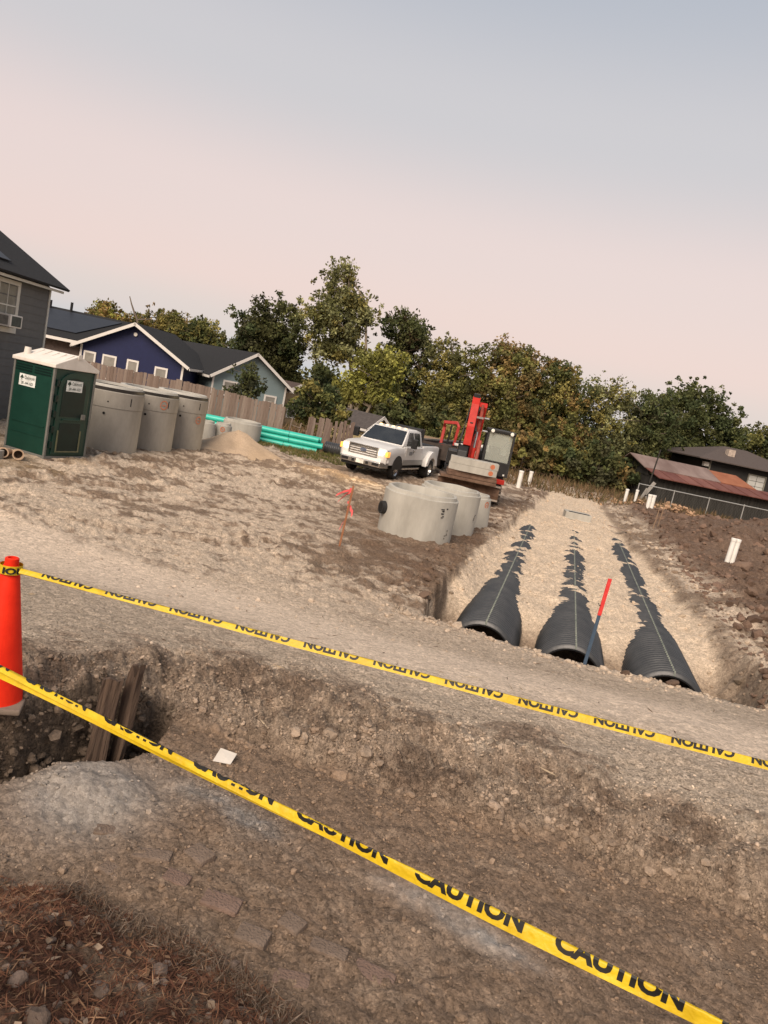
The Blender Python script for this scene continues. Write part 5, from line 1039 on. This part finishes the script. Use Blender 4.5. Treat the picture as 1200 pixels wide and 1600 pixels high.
# wall under the cone
n = 1100; x_ = rng.uniform(-2.9, -1.4, n); y_ = np.interp(x_, WX, WY)-.02+rng.normal(0, .02, n); z_ = rng.uniform(-.2, .72, n); y_ += .03-.03*(.74-z_); sz = np.clip(.008+.015*rng.exponential(.8, n), .008, .06)
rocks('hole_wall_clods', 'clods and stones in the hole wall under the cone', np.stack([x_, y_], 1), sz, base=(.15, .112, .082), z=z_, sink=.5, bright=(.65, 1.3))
# stones over the yard
n = 2600; th_ = rng.uniform(-.75, .62, n); r_ = 9+18*rng.random(n)**1.3; sz = np.clip(.005+.011*rng.exponential(.8, n), .005, .05)*(1+.03*r_)
xy = np.stack([r_*np.sin(th_), r_*np.cos(th_)], 1); st_, tt_ = trench_st(xy[:, 0], xy[:, 1]); ok = (~((st_ > -1.4) & (abs(tt_-.2) < 3))) & (fbm(xy[:, 0]*.5, xy[:, 1]*.9, 3, 102) > .05)
rocks('yard_stones', 'small stones and crumbs scattered over the yard', xy[ok], sz[ok], bright=(.5, 1.1), sink=.5)
# the largest clods one by one
cm = []
for k_ in range(4):
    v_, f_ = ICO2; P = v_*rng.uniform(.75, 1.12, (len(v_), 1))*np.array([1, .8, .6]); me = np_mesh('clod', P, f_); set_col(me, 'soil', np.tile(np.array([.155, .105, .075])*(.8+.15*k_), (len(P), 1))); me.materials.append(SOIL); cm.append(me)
for (x, y, r_) in [(7.9, 13.4, .20), (8.6, 13.9, .17), (7.3, 12.4, .13), (9.3, 15.2, .24), (10.6, 21.6, .30), (11.7, 21.9, .34), (10.0, 20.3, .22), (9.0, 17.5, .2), (11.9, 19.4, .26), (8.2, 16.6, .19), (10.3, 17.6, .22), (12.6, 24.0, .3), (9.1, 22.0, .2), (6.9, 11.4, .12), (7.6, 11.3, .1), (1.0, 13.2, .14), (1.3, 15.6, .12), (.9, 11.6, .11), (4.4, 9.9, .10), (5.1, 9.75, .13), (3.75, 9.95, .08), (9.7, 13.0, .16), (10.9, 15.7, .2), (12.4, 17.3, .22)]:
    o = add_obj('clod', cm[int(rng.integers(4))], None, ground); o.location = (x, y, gz(x, y)+r_*.15); o.scale = (r_,)*3; o.rotation_euler = (rng.uniform(-.5, .5), rng.uniform(-.5, .5), rng.uniform(0, 6))
# pale brick rubble by the barn fence
n = 170; x_ = 14.6+rng.normal(0, 1.3, n); y_ = 38.6+rng.normal(0, .8, n)+(x_-14.6)*-.25; zt_, _ = terrain(x_, y_); zz = zt_+.42*np.exp(-((x_-14.6)/1.3)**2)*rng.random(n)
rocks('brick_rubble', 'heap of pale broken brick rubble before the barn fence', np.stack([x_, y_], 1), rng.uniform(.07, .16, n), base=(.36, .23, .14), z=zz, bright=(.6, 1.4))
# litter: twigs and leaves on the mulch, roots at its edge
LIT = attr_mat('litter', 'tint', .9, 0)
def slivers(name, label, C0, a, b, colr):
    n = len(C0); V_ = np.stack([C0-a, C0+b, C0+a, C0-b], 1).reshape(-1, 3); F_ = np.arange(4*n).reshape(n, 4); me = np_mesh(name, V_, F_); set_col(me, 'tint', np.repeat(colr, 4, 0)); return me
def litter(name, label, x_, y_, L0, L1, W0, W1, cols, lift, tilt):
    n = len(x_); zz, _ = terrain(x_, y_); t = rng.uniform(0, 2*math.pi, n); L_ = rng.uniform(L0, L1, n); W_ = rng.uniform(W0, W1, n); el = rng.normal(0, tilt, n)
    a = np.stack([np.cos(t)*np.cos(el), np.sin(t)*np.cos(el), np.sin(el)], 1)*L_[:, None]/2; b = np.stack([-np.sin(t), np.cos(t), rng.normal(0, .5, n)], 1)*W_[:, None]/2
    cc = np.array(cols)[rng.integers(0, len(cols), n)]*rng.uniform(.6, 1.3, (n, 1))
    tag(add_obj(name, slivers(name, label, np.stack([x_, y_, zz+lift*rng.random(n)+abs(a[:, 2])*.6], 1), a, b, cc), LIT), label, 'litter', kind='stuff')
n = 26000; x_ = rng.uniform(-2.4, 1.0, n); y_ = np.interp(x_, MX, MY)+.06-1.9*rng.random(n)**1.2
litter('mulch_needles', 'red-brown needle mulch at the lower left', x_, y_, .02, .085, .002, .005, [(.12, .052, .030), (.16, .075, .042), (.085, .038, .024), (.22, .13, .075)], .022, .35)
n = 900; x_ = rng.uniform(-2.4, 1.0, n); y_ = np.interp(x_, MX, MY)-.02-1.8*rng.random(n)
litter('mulch_leaves', 'dead leaves and chips in the mulch', x_, y_, .02, .06, .012, .03, [(.20, .12, .07), (.15, .08, .05), (.27, .20, .14)], .02, .25)
n = 2500; x_ = rng.uniform(-1.2, .9, n); y_ = np.interp(x_, MX, MY)+rng.normal(.0, .05, n)
litter('edge_roots', 'torn roots and fibres along the mulch edge', x_, y_, .03, .11, .002, .005, [(.14, .10, .07), (.10, .07, .05), (.2, .15, .11)], .03, .6)
n = 320; x_ = rng.uniform(-1.6, .6, n); y_ = np.interp(x_, MX, MY)-1.2*rng.random(n)+.05; rocks('mulch_stones', 'pale stones and clods in the mulch', np.stack([x_, y_], 1), np.clip(.006+.010*rng.exponential(.8, n), .005, .05), base=(.17, .125, .098), bright=(.7, 1.3), lvl=2)
n = 700; th_ = rng.uniform(-.7, .6, n); r_ = 5+14*rng.random(n); litter('yard_twigs', 'twigs and straw scattered over the yard', r_*np.sin(th_), r_*np.cos(th_), .04, .22, .004, .012, [(.12, .08, .05), (.35, .27, .18), (.08, .055, .04)], .01, .08)
for (x, y, L_, a, lab) in [(10.2, 28.2, 1.1, .4, 'thin bent twig standing left in the spoil heap'), (10.5, 28.6, 1.2, .2, 'thin straight twig standing right in the spoil heap')]:
    tag(MB().path([(0, 0, -.1), (.05, 0, L_*.5), (.15*a, .02, L_)], [.022, .018, .008], 6).build('twig', mat('pale_twig', (.25, .17, .11), .9), None, loc=(x, y, gz(x, y))), lab, 'twig')
tag(MB().box((0, 0, .03), (1.3, .12, .03), (0, .04, R(-28))).build('plank', PICK[2], None, loc=(8.9, 27.2, gz(8.9, 27.2)+.05)), 'grey plank lying on the brown spoil beside the trench', 'plank')
# grass verge
n = 9000; x_ = rng.uniform(-6.5, -1.0, n); y_ = 29.6+2.6*rng.random(n); ok = fbm(x_*.8, y_*.8, 3, 95)+.25*(y_-30.3) > -.1; x_, y_ = x_[ok], y_[ok]
def blades(name, label, x_, y_, hmin, hmax, w_, cols):
    n = len(x_); zz, _ = terrain(x_, y_); t = rng.uniform(0, 6.28, n); h_ = rng.uniform(hmin, hmax, n); ln = rng.normal(0, .35, (n, 2))*h_[:, None]
    P0 = np.stack([x_, y_, zz-.01], 1); dx = np.stack([np.cos(t)*w_, np.sin(t)*w_, 0*t], 1); P2 = P0+np.stack([ln[:, 0], ln[:, 1], h_], 1); V_ = np.stack([P0-dx, P0+dx, P2], 1).reshape(-1, 3)
    me = np_mesh(name, V_, np.arange(3*n).reshape(n, 3)); set_col(me, 'tint', np.repeat(np.array(cols)[rng.integers(0, len(cols), n)]*rng.uniform(.7, 1.3, (n, 1)), 3, 0)); return tag(add_obj(name, me, LIT), label, 'grass', kind='stuff')
blades('grass', 'strip of short green and straw grass before the teal pipes', x_, y_, .05, .16, .012, [(.09, .10, .025), (.13, .12, .035), (.22, .17, .08), (.06, .075, .02)])
n = 9000; x_ = rng.uniform(-8, 20, n); y_ = rng.uniform(38, 50, n); blades('dry_weeds', 'brown dry weeds at the edge of the wood', x_, y_, .1, .5, .03, [(.13, .09, .045), (.17, .11, .06), (.08, .07, .03)])
n = 5000; x_ = rng.uniform(-5.2, 1.5, n); y_ = rng.uniform(33.6, 37.5, n); blades('dead_brush', 'reddish dead brush along the fence behind the pipes', x_, y_, .1, .5, .025, [(.20, .12, .07), (.16, .09, .055), (.24, .16, .10)])

# ================================================================== trees
LEAF = attr_mat('leaves', 'tint', .75, 0, transl=.25)
BARK = mat('grey_bark', (.10, .080, .060), .9, (.19, .155, .12), 4, bump=.5, stretch=(3, 3, .6)); BARKP = mat('pale_bark', (.22, .18, .13), .9, (.34, .28, .21), 3, bump=.4, stretch=(3, 3, .6))
def leafmesh(name, P, size, tint, up=.3):
    n = len(P); a = rng.normal(size=(n, 3)); a /= np.linalg.norm(a, axis=1)[:, None]; b = rng.normal(size=(n, 3)); b[:, 2] += up; b = np.cross(a, b); b /= np.linalg.norm(b, axis=1)[:, None]+1e-9
    L_ = size*rng.uniform(.6, 1.3, n)[:, None]; a = a*L_; b = b*L_*.55
    me = np_mesh(name, np.stack([P-a, P+b, P+a, P-b], 1).reshape(-1, 3), np.arange(4*n).reshape(n, 4)); set_col(me, 'tint', np.repeat(tint, 4, 0)); return me
def tree(name, label, x, y, lobes, cols, nclu=150, nleaf=80, size=.125, crad=.62, trunk=.22, bark=None, trunks=None, group='trees at the back of the site', cat='tree', shell=.5, limbs=26, z0=None):
    # lobes: (dx, dy, zc, rx, rz) ellipsoids; leaf clusters sit through their outer volume
    g = gz(x, y) if z0 is None else z0
    if cat == 'tree' and group[:4] == 'tree': lobes = [(a*1.12, b, c, d*1.17, e_*1.1) for a, b, c, d, e_ in lobes]; nclu = int(nclu*1.1)
    root = empty(name, (x, y, g), 0, label, cat, group); w_ = np.array([l[3]**2*l[4] for l in lobes])**.8; w_ /= w_.sum(); cl = []; shell = min(shell, .42)
    for i in range(nclu):
        l = lobes[rng.choice(len(lobes), p=w_)]; d = rng.normal(size=3); d /= np.linalg.norm(d); rr_ = (shell+(1-shell)*rng.random())*rng.uniform(.85, 1.12)
        c = np.array([l[0]+d[0]*l[3]*rr_, l[1]+d[1]*l[3]*rr_, l[2]+d[2]*l[4]*rr_])
        if c[2] > .1: cl.append(c)
    nb = len(cl)
    for i in range(int(nb*.45)):      # sprigs standing out of the crown
        l = lobes[rng.choice(len(lobes), p=w_)]; d = rng.normal(size=3); d[2] = abs(d[2])*1.1-.2; d /= np.linalg.norm(d); rr_ = rng.uniform(1.0, 1.28)
        c = np.array([l[0]+d[0]*l[3]*rr_, l[1]+d[1]*l[3]*rr_, l[2]+d[2]*l[4]*rr_])
        if c[2] > .1: cl.append(c)
    cl = np.array(cl); k = len(cl); cr_ = crad*(.30+1.25*rng.random(k)**1.4); cr_[nb:] = crad*rng.uniform(.18, .45, k-nb)
    st3 = rng.uniform(.55, 1.35, (k, 3)); cnt = np.maximum(10, (nleaf*1.5*(cr_/crad)**1.6*rng.uniform(.7, 1.2, k)).astype(int)); ci = np.repeat(np.arange(k), cnt)
    dd = rng.normal(size=(len(ci), 3)); dd /= np.linalg.norm(dd, axis=1)[:, None]; P = cl[ci]+dd*(rng.random(len(ci))**.6*cr_[ci])[:, None]*st3[ci]; P[:, 2] = np.maximum(P[:, 2], .05)
    cc = np.array(cols)[rng.choice(len(cols), k)]*rng.uniform(.7, 1.3, (k, 1)); tint = cc[ci]*rng.uniform(.7, 1.35, (len(ci), 1))
    add_obj('crown', leafmesh('crown', P, size, tint), LEAF, root)
    tb = trunks or [[(0, 0, -.2), (.1, 0, max(l[2] for l in lobes)*.95)]]; b = MB()
    for tp_ in tb:
        Pn = [Vector(p_) for p_ in tp_]; pts = []; m_ = 7
        for i in range(m_+1):
            q = i/m_*(len(Pn)-1); j = min(int(q), len(Pn)-2); v = Pn[j].lerp(Pn[j+1], q-j); pts.append(v+Vector((rng.normal(0, .04), rng.normal(0, .04), 0))*(i > 0))
        b.path(pts, [trunk*(1-.8*i/m_) for i in range(m_+1)], 8)
        for i in range(limbs//len(tb)):
            c = Vector(cl[rng.integers(k)]); j = int(np.argmin([abs(p_.z-(c.z-.35*abs((c-p_).xy.length))) for p_ in pts])); s0 = pts[j]
            mid = s0.lerp(c, .5)+Vector((rng.normal(0, .12), rng.normal(0, .12), .15)); b.path([s0, mid, c], [trunk*(1-.8*j/m_)*.5+.015, trunk*.22, .012], 5)
    b.build('trunk', bark or BARK, root, True, autosmooth=60)
    return root
LB = 2.2
DK = [(.030, .038, .016), (.042, .048, .018), (.055, .058, .022), (.036, .036, .018)]; OL = [(.060, .062, .020), (.085, .082, .026), (.050, .050, .020), (.11, .095, .030)]; YG = [(.16, .135, .030), (.12, .115, .030), (.085, .085, .025), (.20, .155, .035)]; BR = [(.10, .070, .030), (.14, .095, .035), (.075, .062, .026), (.06, .055, .022)]; GG = [(.085, .088, .040), (.11, .11, .050), (.065, .068, .032), (.15, .14, .06)]
DK, OL, YG, BR, GG = [[tuple(min(.3, v*LB) for v in c) for c in L_] for L_ in (DK, OL, YG, BR, GG)]
tree('oak_tree', 'dense dark oak rising behind the teal house', -10.8, 55, [(-.6, 0, 5.6, 2.0, 1.9), (.8, 0, 6.3, 1.7, 1.9), (1.0, 0, 4.2, 1.8, 1.6), (-1.2, 0, 4.0, 1.6, 1.5), (.5, 0, 2.6, 1.6, 1.3)], DK+[(.07, .07, .025)], 230, 75)
tree('eucalyptus_tree', 'tallest slender tree with open grey-green crown', -4.6, 54, [(-1.6, 0, 9.9, 1.3, 1.5), (-1.9, 0, 7.6, 1.7, 1.7), (-.1, 0, 8.0, 1.3, 1.6), (-1.0, 0, 5.6, 1.9, 1.5)], GG+OL, 190, 58, size=.12, trunk=.24, bark=BARKP, trunks=[[(.9, 0, -.3), (.3, 0, 4.0), (-1.2, 0, 10.5)], [(1.0, 0, -.3), (1.3, 0, 3.5), (.4, 0, 9)]], shell=.3)
tree('yellowing_tree', 'yellow-green tree with pale forked trunk left of the truck', -2.6, 50, [(0, 0, 4.6, 1.4, 1.3), (.6, 0, 3.2, 1.5, 1.2), (-.9, 0, 3.1, 1.2, 1.0), (.9, 0, 5.4, .8, .7)], YG, 120, 70, trunk=.17, bark=BARKP, trunks=[[(-.6, -.6, -.4), (-.5, -.4, 2.2), (.1, 0, 4.6)], [(-.2, -.6, -.4), (.1, -.5, 1.8), (.8, -.2, 4.2)]])
tree('dark_tree', 'dark broad tree right of the tallest tree', -1.0, 57, [(-.5, 0, 8.0, 1.4, 1.5), (.8, 0, 7.2, 1.3, 1.4), (.2, 0, 5.2, 2.0, 1.8), (0, 0, 2.6, 2.2, 1.8)], DK+[(.06, .045, .022)], 230, 70)
tree('feathery_tree', 'olive feathery tree above the red excavator arm', 2.9, 55, [(-.6, 0, 6.4, 1.2, 1.5), (.9, 0, 6.6, 1.0, 1.3), (0, 0, 4.4, 2.1, 1.7), (.2, 0, 2.2, 2.3, 1.7)], OL, 230, 70, size=.12)
tree('oak_tree', 'brown-tipped oak just right of the excavator', 6.9, 55, [(-.9, 0, 7.8, .9, 1.0), (.6, 0, 6.9, 1.6, 1.3), (-.4, 0, 5.0, 2.1, 1.9), (.9, 0, 3.2, 2.2, 1.8), (-1, 0, 2.4, 1.8, 1.5)], BR+OL, 270, 70)
tree('oak_tree', 'wide olive tree above the far end of the trench', 10.7, 56, [(-.4, 0, 6.7, 1.6, 1.4), (1.1, 0, 5.4, 1.5, 1.3), (-1.0, 0, 4.8, 1.9, 1.7), (.5, 0, 3.0, 2.3, 1.9)], BR[:2]+OL+DK[:2], 270, 70)
tree('poplar_tree', 'sparse pale-tipped tree left of the barn', 14.6, 56, [(-.6, 0, 6.6, 1.0, 1.1), (.8, 0, 6.4, 1.1, 1.1), (0, 0, 4.6, 1.9, 1.4), (.2, 0, 2.6, 2.0, 1.6)], GG+OL, 170, 48, size=.11, shell=.25)
tree('oak_tree', 'dark tree directly behind the barn ridge', 18.2, 57, [(-.7, 0, 5.6, 1.1, 1.3), (.9, 0, 5.8, 1.0, 1.3), (0, 0, 3.8, 2.0, 1.7), (0, 0, 2.0, 2.2, 1.4)], DK, 180, 68)
tree('live_oak_tree', 'large rounded dark live oak behind the dark house', 23.6, 63, [(-1.2, 0, 6.6, 2.4, 2.2), (1.6, 0, 6.0, 2.4, 2.0), (0, 0, 7.8, 1.9, 1.5), (3.2, 0, 4.6, 2.2, 1.9), (-2.6, 0, 4.4, 2.0, 1.8), (.4, 0, 3.4, 3.0, 2.0)], DK[:3], 330, 70, size=.14)
tree('oak_tree', 'green tree cut by the right edge above the dark house', 29.0, 60, [(0, 0, 5.0, 2.0, 1.6), (1.5, 0, 5.4, 2.0, 1.6), (-.6, 0, 2.6, 2.2, 1.7)], OL+DK[:2], 150, 62)
tree('fence_tree', 'small sparse tree at the fence before the teal house', -7.6, 35.2, [(0, 0, 2.7, .75, .75), (.5, 0, 2.2, .6, .5), (-.4, 0, 2.1, .5, .45)], DK+[(.05, .055, .03)], 60, 34, size=.07, crad=.26, trunk=.05, shell=.1, group='small trees by the fences', z0=-.2)
tree('fence_bush', 'round olive bush hanging over the short fence', -4.6, 38.8, [(0, 0, 2.1, 1.1, .9), (.8, 0, 1.6, .9, .8), (-.6, 0, 1.6, .8, .8)], OL+DK[:1], 110, 62, size=.11, crad=.34, trunk=.09, group='small trees by the fences', cat='bush')
tree('distant_tree', 'yellowing distant tree over the blue house roof', -31.0, 75, [(0, 0, 4.8, 1.7, 1.5), (1.6, 0, 4.3, 1.3, 1.2)], YG+BR, 90, 60, size=.16, crad=.7, group='distant trees behind the houses')
tree('distant_tree', 'brown distant tree with bare limbs behind the blue house gable', -26.6, 76, [(0, 0, 5.2, 2.0, 1.8), (1.7, 0, 5.4, 1.6, 1.3), (-1.2, 0, 3.8, 1.6, 1.5)], BR+OL, 130, 60, size=.16, crad=.7, group='distant trees behind the houses', trunks=[[(0, 0, -.2), (.2, 0, 6)], [(-.3, -1.5, 0), (-1.0, -1.8, 5.0), (-2.2, -1.8, 7.4)]])
tree('distant_tree', 'olive distant tree over the teal house roof', -21.4, 75, [(0, 0, 4.8, 2.1, 1.8), (1.8, 0, 4.0, 1.6, 1.4), (-1.5, 0, 4.6, 1.5, 1.3)], OL+DK[:2], 130, 60, size=.16, crad=.7, group='distant trees behind the houses')
tree('distant_tree', 'low dark distant tree between the teal house and the oak', -16.6, 74, [(0, 0, 3.6, 1.8, 1.5), (1.6, 0, 3.0, 1.6, 1.4)], DK, 90, 60, size=.16, crad=.7, group='distant trees behind the houses')
# shrubs along the back of the site
for i, (x, y, r_, h_, lab, cs) in enumerate([(5.4, 47.5, 1.3, 1.3, 'shrub behind the excavator cab', OL), (8.0, 48.0, 1.5, 1.5, 'olive shrub left of the trench end', OL+BR), (10.6, 48.8, 1.6, 1.4, 'shrub straight behind the trench end', DK+OL), (12.9, 48.3, 1.6, 1.6, 'dark shrub right of the trench end', DK), (14.9, 48.6, 1.3, 1.2, 'shrub at the barn corner', DK+BR), (2.0, 47.6, 1.5, 1.7, 'shrub behind the trailer', DK+OL), (-.6, 47.0, 1.3, 1.5, 'dark shrub behind the yellow shed', DK), (3.8, 44.6, 1.0, .9, 'low weedy bush between trailer and excavator', OL)]):
    tree('shrub', lab, x, y, [(0, 0, h_*.9, r_, h_), (r_*.6, .2, h_*.6, r_*.7, h_*.7), (-r_*.6, .1, h_*.7, r_*.7, h_*.7)], cs, 70, 70, size=.14, crad=.42, trunk=.06, group='shrubs along the back of the site', cat='shrub', limbs=10)
# the wood that closes the back
n = 620; cx = rng.uniform(-16, 40, n); cy = rng.uniform(61, 68, n); top = 3.0+1.6*fbm(cx*.25, cx*0, 3, 97); cz = .3+rng.random(n)*top; ci = np.repeat(np.arange(n), 90)
dd = rng.normal(size=(len(ci), 3)); dd /= np.linalg.norm(dd, axis=1)[:, None]; P = np.stack([cx, cy, cz], 1)[ci]+dd*(rng.random(len(ci))**.45*.75)[:, None]; P[:, 2] = np.maximum(P[:, 2], .05)
cc = np.array(DK+OL[:2]+BR[:1])[rng.integers(0, 7, n)]*rng.uniform(.6, 1.1, (n, 1)); tag(add_obj('far_wood', leafmesh('far_wood', P, .2, cc[ci]*rng.uniform(.7, 1.3, (len(ci), 1))), LEAF), 'dark wood closing the back of the site', 'wood', kind='stuff')
